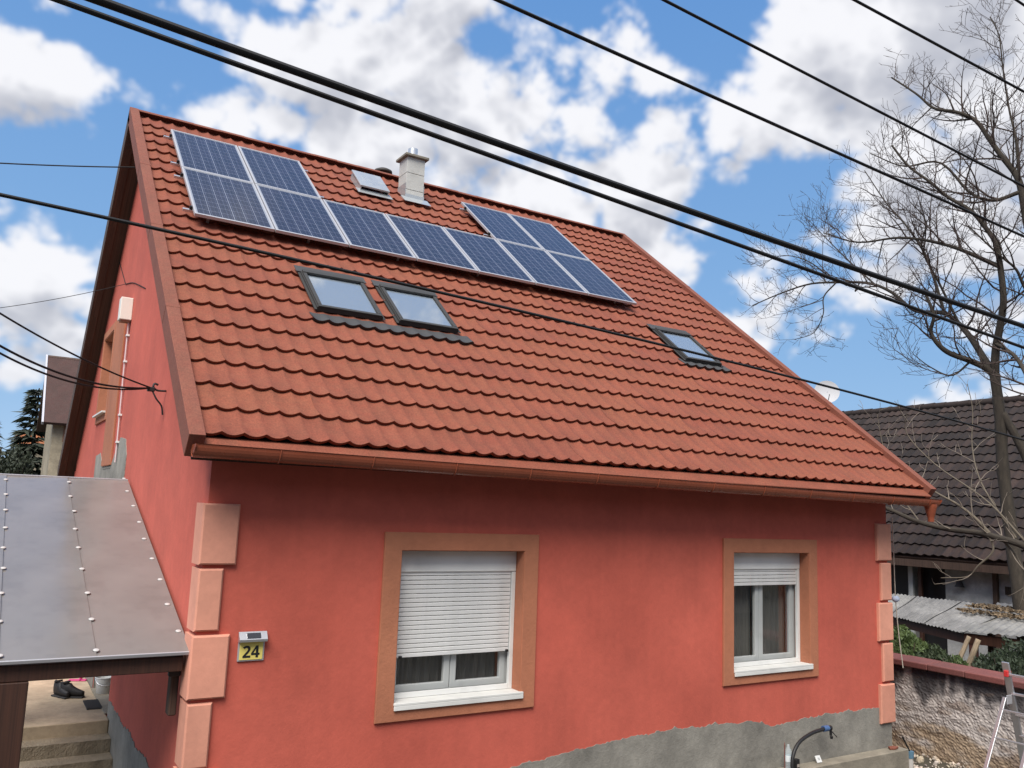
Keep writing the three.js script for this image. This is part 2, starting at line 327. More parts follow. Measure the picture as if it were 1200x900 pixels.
// street windows
WIN.forEach((w, n) => {
  const win = sub(house, 'window');
  win.userData.label = n ? 'window with its roller shutter almost fully raised' : 'window with its roller shutter two thirds down';
  const yb = 1.33, yt = 2.75, zf = -0.13;
  part(win, 'trim', extr(polyShape(rectPts(w.x0, w.x1, 1.2, 2.92), [rectPts(w.i0, w.i1, yb, yt)]), 0.03, 0.004).translate(0, 0, 0.0005), M.trim);
  const rev = [box(w.i1 - 0.004, w.i1 + 0.02, yb, yt, -0.34, 0.02), box(w.i0 - 0.02, w.i0 + 0.004, yb, yt, -0.34, 0.02), box(w.i0 + 0.004, w.i1 - 0.004, yt - 0.004, yt + 0.02, -0.34, 0.02)];
  part(win, 'reveal', join(rev), M.trim);
  const a = w.i0 + 0.005, b = w.i1 - 0.005;
  part(win, 'sill', join(rbox(w.i0 - 0.005, w.i1 + 0.025, yb + 0.012, yb + 0.034, -0.2, 0.055, 0.004), rbox(w.i0 - 0.005, w.i1 + 0.025, yb - 0.03, yb + 0.011, 0.038, 0.055, 0.004)), M.whiteSill);
  part(win, 'shutter_box', rbox(a, b, 2.535, yt - 0.006, zf - 0.2, zf + 0.012, 0.01, 2), M.white);
  part(win, 'guide_rail', rbox(a, a + 0.045, yb + 0.036, 2.533, zf - 0.035, zf + 0.005, 0.004), M.white);
  part(win, 'guide_rail', rbox(b - 0.045, b, yb + 0.036, 2.533, zf - 0.035, zf + 0.005, 0.004), M.white);
  part(win, 'lower_rail', rbox(a + 0.047, b - 0.047, yb + 0.036, yb + 0.085, zf - 0.03, zf + 0.004, 0.004), M.white);
  const low = n ? 2.335 : 1.735, pitch = 0.0425;
  const slatG = rbox(a + 0.05, b - 0.05, 0.001, pitch - 0.004, -0.006, 0.006, 0.0055, 2);
  for (let y = low; y < 2.53; y += pitch) {
    const s = part(win, y === low ? 'bottom_slat' : 'slat', slatG, M.slat); s.position.set(0, y, zf - 0.014 + rr(-0.001, 0.001)); s.rotation.x = 0.05;
  }
  if (!n) for (const x of [a + 0.09, b - 0.09]) part(win, 'stop', rbox(x, x + 0.03, low - 0.004, low + 0.02, zf - 0.008, zf + 0.016, 0.004), M.black);
  // sashes
  const zs = zf - 0.075, m = (a + b) / 2, fr = 0.065;
  const ring = (x0, x1, y0, y1, t, d) => extr(polyShape(rectPts(x0, x1, y0, y1), [rectPts(x0 + t, x1 - t, y0 + t, y1 - t)]), d, 0.005);
  part(win, 'frame', ring(a, b, yb + 0.03, 2.60, 0.05, 0.07).translate(0, 0, zs - 0.07), M.pvcGrey);
  for (const [x0, x1] of [[a + 0.045, m - 0.004], [m + 0.004, b - 0.045]]) {
    part(win, 'sash', ring(x0, x1, yb + 0.075, 2.56, fr, 0.05).translate(0, 0, zs - 0.045), M.pvcGrey);
    part(win, 'pane', box(x0 + fr - 0.003, x1 - fr + 0.003, yb + 0.075 + fr - 0.003, 2.56 - fr + 0.003, zs - 0.024, zs - 0.02), M.glass);
    // net curtain in soft folds behind the pane
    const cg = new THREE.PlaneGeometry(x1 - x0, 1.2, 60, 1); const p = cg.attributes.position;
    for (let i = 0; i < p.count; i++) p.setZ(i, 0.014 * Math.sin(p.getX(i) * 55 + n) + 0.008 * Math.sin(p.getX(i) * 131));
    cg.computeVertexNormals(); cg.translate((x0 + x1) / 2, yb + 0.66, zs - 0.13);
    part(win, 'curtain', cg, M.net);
  }
});
// gable openings
{
  const gwin = (z0, z1, y0, y1, name, label) => {   // z0, z1: distance back from the street front
    const g = sub(house, name); g.userData.label = label;
    const t = 0.13, tr = extr(polyShape(rectPts(z0 - t, z1 + t, y0 - (name === 'window' ? t : 0), y1 + t), [rectPts(z0, z1, y0 + (name === 'window' ? 0 : -0.001), y1)]), 0.028, 0.004);
    tr.rotateY(Math.PI / 2); tr.translate(-0.0285, 0, 0);
    part(g, 'trim', metric(tr), M.trim);
    part(g, 'reveal', join(box(-0.02, 0.34, y0, y1, -z1, -z1 + 0.012), box(-0.02, 0.34, y0, y1, -z0 - 0.012, -z0), box(-0.02, 0.34, y1 - 0.012, y1, -z1 + 0.012, -z0 - 0.012)), M.trim);
    const fr = extr(polyShape(rectPts(z0 + 0.013, z1 - 0.013, y0 + 0.01, y1 - 0.013), [rectPts(z0 + 0.09, z1 - 0.09, y0 + 0.1, y1 - 0.1)]), 0.06, 0.004);
    fr.rotateY(Math.PI / 2); fr.translate(0.24, 0, 0);
    part(g, 'frame', metric(fr), M.pvcGrey);
    part(g, 'pane', box(0.268, 0.272, y0 + 0.1, y1 - 0.1, -z1 + 0.09, -z0 - 0.09), M.glass);
    if (name === 'window') part(g, 'sill', rbox(-0.09, 0.2, y0 - 0.012, y0 + 0.02, -z1 - 0.02, -z0 + 0.02, 0.005), M.whiteSill);
    else part(g, 'threshold', box(-0.012, 0.3, y0 - 0.05, y0, -z1, -z0), M.render);
  };
  gwin(7.95, 9.25, 4.5, 5.9, 'window', 'gable window with white sill');
  gwin(6.75, 7.62, 3.6, 5.9, 'door', 'tall upstairs door opening in the gable');
}
// roof deck, soffit and edge boards
{
  const top = (z) => roofY(z) - 0.045, bot = (z) => roofY(z) - 0.235;
  const zf = Z0 - 0.02, zb = -12.95;
  const deck = extr(polyShape([[-zf, bot(zf) + 0.03], [-zf, top(zf)], [-ZR, top(ZR)], [-zb, top(zb)], [-zb, bot(zb)], [-ZR, bot(ZR)]]), XR - XL - 0.06);
  deck.rotateY(Math.PI / 2); deck.translate(XL + 0.03, 0, 0);
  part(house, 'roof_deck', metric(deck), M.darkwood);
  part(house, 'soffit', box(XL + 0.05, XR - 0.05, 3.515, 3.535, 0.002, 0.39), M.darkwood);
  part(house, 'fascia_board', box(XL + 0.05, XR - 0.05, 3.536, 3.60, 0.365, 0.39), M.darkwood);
  const L = SR + 0.09;
  for (const [x, nm] of [[XL - 0.03, 0], [XR - 0.10, 1]]) {
    const cap = onRoof(part(house, 'rake_cap', rbox(0, 0.13, -0.135, 0.085, -L, 0.1, 0.006), M.cap), x, 0, 0);
    for (const s of [2.06, 4.12, 6.18]) { const c = onRoof(part(house, 'rake_joint', box(-0.002, 0.132, -0.12, 0.087, -0.06, 0), M.cap), x, s, 0); }
    const thb = Math.atan(TANB), Lb = (12.95 + ZR) / Math.cos(thb);
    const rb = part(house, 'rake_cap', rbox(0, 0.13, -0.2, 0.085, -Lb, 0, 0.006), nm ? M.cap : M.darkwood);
    rb.rotation.x = -thb; rb.position.set(x, YR, ZR);
  }
  // rear slope covering
  const thb = Math.atan(TANB), Lb = (12.95 + ZR) / Math.cos(thb);
  const rs = new THREE.BoxGeometry(XR - XL, 0.04, Lb); rs.translate((XR + XL) / 2, -0.01, -Lb / 2);
  const rsm = part(house, 'rear_roof_sheet', metric(rs), M.tile); rsm.rotation.x = -thb; rsm.position.set(0, YR, ZR);
}
// ------------------------------------------------------------------ roof covering: pressed metal tile sheets, each seven waves wide
const WAVE = 0.1822, COURSE = 0.3911, X_FIRST = -0.214, NW = 54, LIFT = 0.033, AMP = 0.036;
const scallop = (u) => { const q = Math.abs(2 * (u - Math.floor(u)) - 1); return AMP * Math.pow(q, 2.0) * (q > 0.94 ? 1 - (q - 0.94) * 0.8 : 1); };
function tileGeo(waves, length = COURSE + 0.02, raise = 0, lift = LIFT, u0 = 0) {
  const seg = 8, n = Math.round(waves * seg), pos = [], uv = [], idx = [];
  // rows: foot of the fold, lip under, lip, crown, top edge
  const rows = [[0.016, -0.036], [0.003, -0.007], [0.0, -0.002], [0.004, 0.0], [0.010, 0.0], [length * 0.2, 0], [length * 0.45, 0], [length * 0.7, 0], [length * 0.9, 0], [length, 0]];
  rows.forEach(([t, dh]) => {
    for (let i = 0; i <= n; i++) {
      const h = scallop(i / seg + u0) * (1 - 0.72 * Math.sin(Math.PI * clamp(t / COURSE, 0, 1))) + lift * (1 - t / COURSE) + dh + raise;
      pos.push(i / seg * WAVE, h, -t); uv.push(i / seg * WAVE, t);
    }
  });
  const w = n + 1;
  for (let r = 0; r < rows.length - 1; r++) for (let i = 0; i < n; i++) { const a = r * w + i, b = a + w; idx.push(a, a + 1, b, b, a + 1, b + 1); }
  const g = new THREE.BufferGeometry();
  g.setAttribute('position', new THREE.Float32BufferAttribute(pos, 3)); g.setAttribute('uv', new THREE.Float32BufferAttribute(uv, 2));
  g.setIndex(idx); g.computeVertexNormals(); return g;
}
{
  const roof = sub(house, 'roof'); onRoof(roof, 0, 0, 0);
  const cache = {}; const variants = [];
  for (let v = 0; v < 5; v++) {
    const m = M.tile.clone(); m.map = T.granule.clone(); m.map.offset.set(v * 0.37, v * 0.23); m.map.needsUpdate = true;
    const k = 0.95 + 0.025 * v; m.color.setRGB(0.355 * k, 0.107 * k * (1 + 0.02 * (v - 2)), 0.056 * k); variants.push(m);
  }
  const starts = [0, 3, 5, 1, 4, 6, 2];
  for (let c = 0; c < 22; c++) {
    let w0 = -starts[(c * 3) % 7];
    while (w0 < NW) {
      const a = Math.max(0, w0), b = Math.min(NW, w0 + 7); const n = b - a; w0 += 7;
      if (n <= 0) continue;
      const len = c === 21 ? SR - 21 * COURSE - 0.02 : COURSE + 0.02;
      const key = n + '_' + (c === 21);
      cache[key] ??= tileGeo(n, len);
      const t = part(roof, 'tile_sheet', cache[key], variants[Math.floor(rnd() * 5)]);
      t.position.set(X_FIRST + a * WAVE, rr(0, 0.0022), -c * COURSE + rr(-0.0015, 0.0015)); t.rotation.z = rr(-0.0007, 0.0007);
    }
  }
  // eave flashing below the first course
  const ef = extr(polyShape([[-0.33, 3.668], [-0.385, 3.648], [-0.492, 3.566], [-0.492, 3.556], [-0.33, 3.61]]), XR - XL - 0.2); ef.rotateY(Math.PI / 2); ef.translate(XL + 0.1, 0, 0);
  part(house, 'eave_flashing', metric(ef), M.tile);
  // ridge caps
  const R = 0.085, rs = []; for (let k = 0; k <= 8; k++) { const a = Math.PI * (0.10 + 0.8 * k / 8); rs.push([Math.cos(a) * R * 1.25, Math.sin(a) * R]); }
  const outer = rs, inner = rs.map(([x, y]) => [x * 0.9, y * 0.9 - 0.004]).reverse();
  const rg = extr(polyShape([...outer, ...inner]), 0.415); rg.rotateY(Math.PI / 2);
  const ridge = sub(house, 'ridge', [0, YR + 0.012, ZR]);
  const nr = 24, lr = (XR - XL - 0.2) / nr;
  for (let k = 0; k < nr; k++) { const r = part(ridge, 'ridge_cap', metric(rg), M.cap); r.position.set(XL + 0.1 + k * lr, 0.004 * (k % 2) + rr(0, 0.002), 0); r.rotation.z = rr(-0.006, 0.004); }
}
// gutter with brackets and outlet
{
  const gutter = sub(house, 'gutter', [0, 3.588, 0.485]);
  const r = 0.076, o = [], inn = [];
  for (let k = 0; k <= 12; k++) { const a = Math.PI + Math.PI * k / 12; o.push([Math.cos(a) * r, Math.sin(a) * r * 1.35]); inn.push([Math.cos(a) * (r - 0.004), Math.sin(a) * (r * 1.35 - 0.004)]); }
  const g = extr(polyShape([...o, [r + 0.008, 0.006], ...inn.reverse()]), 9.94); g.rotateY(Math.PI / 2); g.scale(1, 1, -1); g.translate(XL + 0.01, 0, 0);
  const idx = g.attributes.position; // mirrored: restore the winding
  for (let i = 0; i < idx.count; i += 3) for (const at of ['position', 'uv']) { const A = g.attributes[at], n = A.itemSize; for (let c = 0; c < n; c++) { const t = A.array[(i + 1) * n + c]; A.array[(i + 1) * n + c] = A.array[(i + 2) * n + c]; A.array[(i + 2) * n + c] = t; } }
  g.deleteAttribute('normal'); g.computeVertexNormals();
  const trough = part(gutter, 'trough', g, M.gutter); trough.rotation.z = -0.0075;
  const endG = () => { const s = new THREE.CylinderGeometry(r - 0.005, r - 0.005, 0.006, 16, 1, false, Math.PI / 2, Math.PI); s.rotateZ(Math.PI / 2); s.scale(1, 1.35, 1); return metric(s); };
  for (const x of [XL + 0.014, XL + 9.945]) { const e = part(gutter, 'end_cap', endG(), M.gutter); e.position.set(x, -0.0075 * x, 0); e.rotation.x = -Math.PI / 2; }
  for (let k = 0; k < 12; k++) {
    const x = 0.42 + k * 0.82, pts = [];
    for (let q = 0; q <= 10; q++) { const a = Math.PI + Math.PI * q / 10; pts.push(V(0, Math.sin(a) * (r * 1.35 + 0.004), -Math.cos(a) * (r + 0.003))); }
    pts.reverse();
    const b = part(gutter, 'bracket', tube(pts, 0.006, 5), M.gutter); b.position.set(x, -0.0075 * x, 0);
  }
  const lathe = new THREE.LatheGeometry([[0.085, 0.0], [0.086, -0.03], [0.075, -0.07], [0.05, -0.17], [0.044, -0.19], [0.044, -0.24], [0.04, -0.24], [0.04, -0.19]].map((p) => new THREE.Vector2(...p)), 20);
  part(gutter, 'outlet_funnel', lathe, M.gutter).position.set(9.55, -0.135, 0);
}
// chimney, hatch, vent, skylights
{
  const ch = sub(house, 'chimney', [4.235, 0, -5.72]);
  const half = 0.17, yTop = 9.20;
  const block = std([0.60, 0.60, 0.585], 0.92, { map: T.dusty, bumpMap: T.concreteB, bumpScale: 0.004 });
  part(ch, 'block', rbox(-half, half, 7.9, 8.60, -0.17, 0.17, 0.006), block);
  part(ch, 'block', rbox(-half, half, 8.606, 8.905, -0.17, 0.17, 0.006), block);
  part(ch, 'block', rbox(-half, half, 8.911, yTop, -0.17, 0.17, 0.006), block);
  part(ch, 'cover_slab', rbox(-0.225, 0.225, yTop, yTop + 0.05, -0.225, 0.225, 0.012), std([0.30, 0.28, 0.24], 0.9, { map: T.concrete }));
  const potPos = part(ch, 'flue_pot', metric(cyl(0.085, 0.085, 0.17, 20)), M.alu); potPos.position.set(0, yTop + 0.14, 0);
  part(ch, 'flashing', join(box(-half - 0.008, half + 0.008, 8.1, 8.52, 0.172, 0.18), box(-half - 0.008, -half - 0.001, 8.1, 8.72, -0.17, 0.171), box(half + 0.001, half + 0.008, 8.1, 8.72, -0.17, 0.171)), M.zinc);
  const ap = part(ch, 'flashing_apron', metric(new THREE.BoxGeometry(0.5, 0.006, 0.24)), M.zinc);
  ap.rotation.x = TH; const s = 7.52; ap.position.set(0, Y0 + s * Math.sin(TH) + 0.078 * Math.cos(TH), Z0 - s * Math.cos(TH) + 0.078 * Math.sin(TH) + 5.72);

  const hatch = sub(house, 'roof_hatch'); onRoof(hatch, 3.17, 7.28, 0.03);
  part(hatch, 'curb', join(box(0.0, 0.5, 0.0, 0.10, -0.74, -0.73), box(0.0, 0.5, 0, 0.055, -0.12, -0.11), box(0, 0.01, 0, 0.10, -0.729, -0.121), box(0.49, 0.5, 0, 0.10, -0.729, -0.121)), M.zinc);
  part(hatch, 'apron', rbox(-0.06, 0.56, 0.035, 0.043, -0.2, 0.0, 0.002), M.zinc);
  const lid = part(hatch, 'lid', rbox(-0.015, 0.515, 0, 0.03, -0.64, 0.0, 0.006), M.zinc); lid.position.set(0, 0.10, -0.12); lid.rotation.x = 0.05;
  const vent = sub(house, 'roof_vent', [4.08, YR - 0.20, ZR - 0.22]);
  const vm = std([0.045, 0.04, 0.036], 0.7);
  part(vent, 'pipe', cyl(0.07, 0.07, 0.45, 16), vm).position.y = 0.15;
  part(vent, 'hood', new THREE.LatheGeometry([[0.0, 0.47], [0.10, 0.455], [0.165, 0.42], [0.17, 0.385], [0.15, 0.375], [0.10, 0.36], [0.0, 0.36]].map((p) => new THREE.Vector2(...p)), 24), vm);

  const skylight = (x, s, w, l) => {
    const g = sub(house, 'skylight'); onRoof(g, x, s, 0);
    const h = 0.10, b = 0.052;
    const ringG = (t0, y0, y1) => [box(0, w, y0, y1, -b, 0), box(0, w, y0, y1, -l, -l + b), box(0, b, y0, y1, -l + b + 0.0005, -b - 0.0005), box(w - b, w, y0, y1, -l + b + 0.0005, -b - 0.0005)];
    part(g, 'frame', join(ringG(b, 0.03, h - 0.018)), M.skyframe);
    part(g, 'sash_cover', join(rbox(0.012, w - 0.012, h - 0.018, h, -b + 0.012, 0.004, 0.005), rbox(0.012, w - 0.012, h - 0.018, h + 0.012, -l, -l + b + 0.02, 0.005), rbox(0.012, b + 0.004, h - 0.018, h + 0.002, -l + b + 0.021, -b + 0.011, 0.004), rbox(w - b - 0.004, w - 0.012, h - 0.018, h + 0.002, -l + b + 0.021, -b + 0.011, 0.004)), std([0.04, 0.04, 0.039], 0.7));
    part(g, 'pane', box(b, w - b, h - 0.022, h - 0.018, -l + b, -b), M.glass);
    part(g, 'blind', box(b, w - b, 0.062, 0.068, -l + b, -b), M.blind);
    part(g, 'side_flashing', box(-0.03, -0.001, 0.052, 0.06, -l - 0.05, 0.02), M.skyframe);
    part(g, 'side_flashing', box(w + 0.001, w + 0.03, 0.052, 0.06, -l - 0.05, 0.02), M.skyframe);
    part(g, 'head_flashing', box(-0.05, w + 0.05, 0.066, 0.074, -l - 0.16, -l - 0.001), M.lead);
    // pleated lead apron dressed over the waves below
    const course = Math.round(s / COURSE - 0.35), u0 = (x - 0.1 - X_FIRST) / WAVE;
    const ap = part(g, 'apron', tileGeo((w + 0.22) / WAVE, 0.20, 0.007, LIFT, u0), M.lead);
    ap.position.set(-0.1, 0.004, -(course * COURSE - s) + 0.012);
  };
  skylight(1.35, 2.60, 0.80, 0.93); skylight(2.35, 2.58, 0.80, 0.93); skylight(7.14, 2.86, 0.75, 0.93);
}
// ------------------------------------------------------------------ solar panels
{
  const PW = 0.980, PL = 1.65, PITCH = 0.998, PX = 0.203, PS = 4.465, PH = 0.18;
  const cellTex = (sd) => {
    const w = 512, h = 852, k = pnoise(128, sd), k2 = pnoise(32, sd + 5);
    const r = []; let s = sd * 31 + 7; for (let i = 0; i < 60; i++) { s = (s * 1664525 + 1013904223) >>> 0; r.push(s / 4294967296); }
    const mx = 0.016, my = 0.02, cw = (PW - 0.05 - 2 * mx) / 6, chh = (PL - 0.05 - 2 * my) / 10;
    return mkTex(w, h, (u, v) => {
      const X = u * (PW - 0.05) - mx, Y = v * (PL - 0.05) - my;
      const i = Math.floor(X / cw), j = Math.floor(Y / chh), fx = X - i * cw, fy = Y - j * chh;
      if (i < 0 || i > 5 || j < 0 || j > 9) return [0.55, 0.57, 0.60];
      if (fx < 0.0028 || fx > cw - 0.0028 || fy < 0.0022 || fy > chh - 0.0022) return [0.55, 0.57, 0.62];
      for (const b of [1 / 6, 0.5, 5 / 6]) if (Math.abs(fx / cw - b) < 0.010) return [0.36, 0.38, 0.46];
      const q = 0.85 + 0.3 * (r[i * 10 + j] - 0.5) + 0.36 * (k(u, v) - 0.5) + 0.16 * (k2(u, v) - 0.5);
      return [0.142 * q, 0.122 * q, 0.155 * q];
    }, null);
  };
  const laminates = [3, 8, 14].map((sd) => phys([1, 1, 1], 0.42, { map: cellTex(sd), clearcoat: 0.7, clearcoatRoughness: 0.12, ior: 1.45 }));
  const frameG = join(rbox(0, PW, -0.038, 0.002, -0.025, 0, 0.002), rbox(0, PW, -0.038, 0.002, -PL, -PL + 0.025, 0.002), rbox(0, 0.025, -0.038, 0.002, -PL + 0.0255, -0.0255, 0.002), rbox(PW - 0.025, PW, -0.038, 0.002, -PL + 0.0255, -0.0255, 0.002));
  const lamG = new THREE.PlaneGeometry(PW - 0.05, PL - 0.05); lamG.rotateX(-Math.PI / 2); lamG.translate(PW / 2, -0.004, -PL / 2);
  const backG = box(0.025, PW - 0.025, -0.012, -0.008, -PL + 0.0255, -0.0255);
  const ordinal = ['first', 'second', 'third', 'fourth', 'fifth', 'sixth', 'seventh'];
  const panel = (col, row, label, group) => {
    const p = thing('solar_panel', label, 'solar panel', [0, 0, 0], group);
    onRoof(p, PX + col * PITCH + rr(-0.002, 0.002), PS + row * (PL + 0.018), PH + rr(0, 0.003));
    part(p, 'frame', frameG, M.aluMatt); part(p, 'back_sheet', backG, M.white);
    part(p, 'cells', lamG, laminates[Math.floor(rnd() * 3)]);
  };
  for (let c = 0; c < 7; c++) panel(c, 0, `${ordinal[c]} blue solar panel from the gable in the long lower row`, 'solar panels of the long lower row');
  panel(0, 1, 'first blue solar panel from the gable in the upper row', 'upper solar panels');
  panel(1, 1, 'second blue solar panel from the gable in the upper row', 'upper solar panels');
  panel(5, 1, 'upper row blue solar panel facing the chimney across bare tiles', 'upper solar panels');
  panel(6, 1, 'upper row blue solar panel at the end away from the chimney', 'upper solar panels');
  // rails with hooks
  const rail = (s, c0, c1, label) => {
    const r = thing('mounting_rail', label, 'rail', [0, 0, 0], 'aluminium rails under the solar panels');
    const len = (c1 - c0) * PITCH + 0.2; onRoof(r, PX + c0 * PITCH - 0.11, s, PH - 0.04);
    part(r, 'rail', rbox(0, len, -0.038, -0.002, -0.02, 0.02, 0.003), M.alu);
    for (let x = 0.3; x < len; x += 1.3) part(r, 'hook', join(box(x, x + 0.035, -0.14, -0.039, -0.004, 0.004), box(x, x + 0.035, -0.045, -0.0385, 0.0045, 0.03)), M.alu);
    part(r, 'end_clamp', rbox(0.075, 0.107, -0.002, 0.044, -0.018, 0.018, 0.003), M.black); 
  };
  rail(PS + 0.22, 0, 7, 'lower aluminium rail under the long solar row'); rail(PS + 1.38, 0, 7, 'upper aluminium rail under the long solar row');
  rail(PS + 1.9, 0, 2, 'lower aluminium rail under the upper solar pair by the gable'); rail(PS + 3.05, 0, 2, 'upper aluminium rail under the upper solar pair by the gable');
  rail(PS + 1.9, 5, 7, 'lower aluminium rail under the upper solar pair past the chimney'); rail(PS + 3.05, 5, 7, 'upper aluminium rail under the upper solar pair past the chimney');
}
// ------------------------------------------------------------------ on the walls of the red house
{
  const d = sub(house, 'door'); d.userData.label = 'side door recess at the landing';
  part(d, 'door_leaf', rbox(0.27, 0.32, 0.46, 2.44, -6.09, -4.51, 0.006), std([0.16, 0.065, 0.04], 0.5, { map: T.wood }));
  part(d, 'jamb', join(box(0.001, 0.27, 0.46, 2.45, -6.1, -6.085), box(0.001, 0.27, 0.46, 2.45, -4.515, -4.5)), M.render);
  part(d, 'threshold', box(-0.03, 0.27, 0.452, 0.464, -6.084, -4.516), M.concrete);
}
const font = await new FontLoader().loadAsync('fonts/droid/droid_sans_bold.typeface.json');
{
  const s = thing('house_number_sign', 'small house number sign reading 24 with solar lamp hood on the red front wall', 'sign', [0.455, 1.82, 0.0]);
  part(s, 'back_plate', rbox(-0.112, 0.112, 0, 0.235, 0.002, 0.016, 0.004), M.aluMatt);
  part(s, 'number_plate', rbox(-0.098, 0.098, 0.012, 0.16, 0.0165, 0.021, 0.002), std([0.72, 0.60, 0.16], 0.45));
  const tg = new TextGeometry('24', { font, size: 0.098, depth: 0.002, curveSegments: 6 }); tg.computeBoundingBox(); const b = tg.boundingBox; tg.translate(-(b.max.x + b.min.x) / 2, 0.03, 0.0215);
  part(s, 'numerals', metric(tg), M.black);
  const hood = polyShape([[0.016, 0.165], [0.07, 0.165], [0.074, 0.185], [0.03, 0.245], [0.016, 0.245]]); const hg = extr(hood, 0.236); hg.rotateY(-Math.PI / 2); hg.translate(0.118, 0, 0);
  part(s, 'lamp_hood', metric(hg), M.alu);
  const cell = part(s, 'solar_cell', box(-0.055, 0.062, -0.024, 0.024, 0, 0.003), phys([0.02, 0.022, 0.03], 0.25, { clearcoat: 1 })); cell.position.set(0, 0.215, 0.0555); cell.rotation.x = -Math.atan2(0.044, 0.06);
}
{
  const a = thing('wall_box', 'white rectangular junction box with conduit high on the red gable wall', 'box', [0, 0, 0]);
  part(a, 'housing', rbox(-0.17, -0.001, 5.74, 6.08, -6.3, -6.08, 0.012, 2), std([0.78, 0.75, 0.68], 0.5));
  part(a, 'underside', rbox(-0.15, -0.02, 5.715, 5.739, -6.27, -6.11, 0.004), std([0.3, 0.17, 0.11], 0.7));
  part(a, 'conduit', tube([V(-0.028, 5.72, -6.17), V(-0.03, 5.0, -6.12), V(-0.028, 4.0, -6.05), V(-0.03, 3.62, -6.02)], 0.013, 8), std([0.60, 0.46, 0.46], 0.6));
  for (let k = 0; k < 5; k++) part(a, 'clip', rbox(-0.05, -0.001, 5.5 - k * 0.4, 5.53 - k * 0.4, -6.18 + k * 0.028, -6.11 + k * 0.028, 0.004), M.white);
}
{
  const a = thing('wall_wire', 'thin loose wire tacked to the red gable above the upstairs openings', 'wire', [0, 0, 0]);
  part(a, 'upper_run', tube(smooth([V(-0.006, 7.37, -8.75), V(-0.006, 7.05, -8.19), V(-0.006, 6.54, -7.25)], 16), 0.007, 5), M.cable); part(a, 'side_run', tube(smooth([V(-0.006, 6.54, -7.25), V(-0.006, 6.38, -6.38), V(-0.006, 6.20, -5.67), V(-0.006, 6.00, -4.95)], 16), 0.007, 5), M.cable);
}
{
  const a = thing('wall_anchor', 'dark iron cable anchor bolted to the red gable wall', 'anchor', [0, 4.33, -2.54]);
  part(a, 'hook', tube(smooth([V(0, 0.0, 0), V(-0.10, 0.0, 0), V(-0.14, 0.03, 0.01), V(-0.13, 0.07, 0), V(-0.09, 0.06, 0)], 14), 0.012, 6), M.black);
  part(a, 'clamp', rbox(-0.20, -0.12, -0.02, 0.03, -0.035, 0.025, 0.01), M.black);
  part(a, 'cable_tail', tube(smooth([V(-0.15, 0, 0), V(-0.10, -0.10, 0.03), V(-0.04, -0.17, 0.02), V(-0.02, -0.27, 0.03)], 12), 0.010, 5), M.cable);
}
// ------------------------------------------------------------------ lean-to canopy of smoky plastic sheets
{
  const SL = 0.315, A = Math.atan(SL), LEN = 4.75;
  const c = thing('canopy', 'grey translucent sheet canopy on brown timber against the gable', 'canopy', [0, 0, 0]);
  const hold = (o, x, t, h) => { o.position.set(x, 1.915 + t * Math.sin(A) + h * Math.cos(A), -0.02 - t * Math.cos(A) + h * Math.sin(A)); o.rotation.x = A; return o; };
  const sheetM = phys([0.42, 0.40, 0.395], 0.18, { transmission: 0.45, thickness: 0, ior: 1.5, map: T.dusty });
  const edges = [-2.05, -1.39, -0.73, -0.03];
  for (let k = 0; k < 3; k++) {
    const w = edges[k + 1] - edges[k] - 0.003, g = new THREE.BoxGeometry(w, 0.008, LEN, 8, 1, 24); const p = g.attributes.position;
    for (let i = 0; i < p.count; i++) p.setY(i, p.getY(i) + 0.006 * Math.sin(p.getX(i) / w * Math.PI) + 0.004 * noise3.noise(p.getX(i) * 3 + k, p.getZ(i) * 2, 1));
    g.computeVertexNormals(); g.translate(w / 2 + 0.0015, 0, -LEN / 2);
    hold(part(c, 'sheet', metric(g), sheetM), edges[k], 0, 0);
  }
  const dome = new THREE.LatheGeometry([[0, 0.012], [0.013, 0.011], [0.022, 0.007], [0.027, 0.0], [0, 0]].map((q) => new THREE.Vector2(...q)), 12);
  const dm = std([0.50, 0.485, 0.47], 0.6);
  for (const x of [-1.39, -0.73, -0.075]) for (let k = 0; k < 9; k++) hold(part(c, 'screw_cap', dome, dm), x + rr(-0.012, 0.012), 0.1 + k * 0.557 + rr(-0.02, 0.02) + (x > -0.1 ? 0.27 : 0), 0.009);
  hold(part(c, 'front_profile', rbox(-2.06, -0.03, -0.016, 0.012, 0.001, 0.018, 0.003), M.aluMatt), 0, 0, 0);
  hold(part(c, 'back_profile', rbox(-2.06, -0.03, -0.012, 0.018, -0.012, 0.006, 0.003), M.aluMatt), 0, LEN + 0.01, 0);
  for (const x of [-1.43, -0.77, -0.12]) hold(part(c, 'rafter', rbox(x, x + 0.07, -0.115, -0.012, -LEN, -0.16, 0.006), M.brownwood), 0, 0, 0);
  part(c, 'front_beam', rbox(-2.1, -0.07, 1.755, 1.875, -0.20, -0.07, 0.008), M.brownwood);
  part(c, 'back_beam', rbox(-2.1, -0.07, 3.1, 3.24, -4.4, -4.28, 0.008), M.brownwood);
  part(c, 'post', rbox(-1.40, -1.175, GY, 1.754, -0.26, -0.05, 0.008), M.brownwood);
  part(c, 'post', rbox(-1.40, -1.26, GY, 3.1, -4.41, -4.27, 0.008), M.brownwood);
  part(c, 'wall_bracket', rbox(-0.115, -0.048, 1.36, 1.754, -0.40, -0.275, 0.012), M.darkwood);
  part(c, 'bolt_plate', rbox(-0.15, -0.05, 1.69, 1.80, -0.262, -0.205, 0.012), M.black);
}
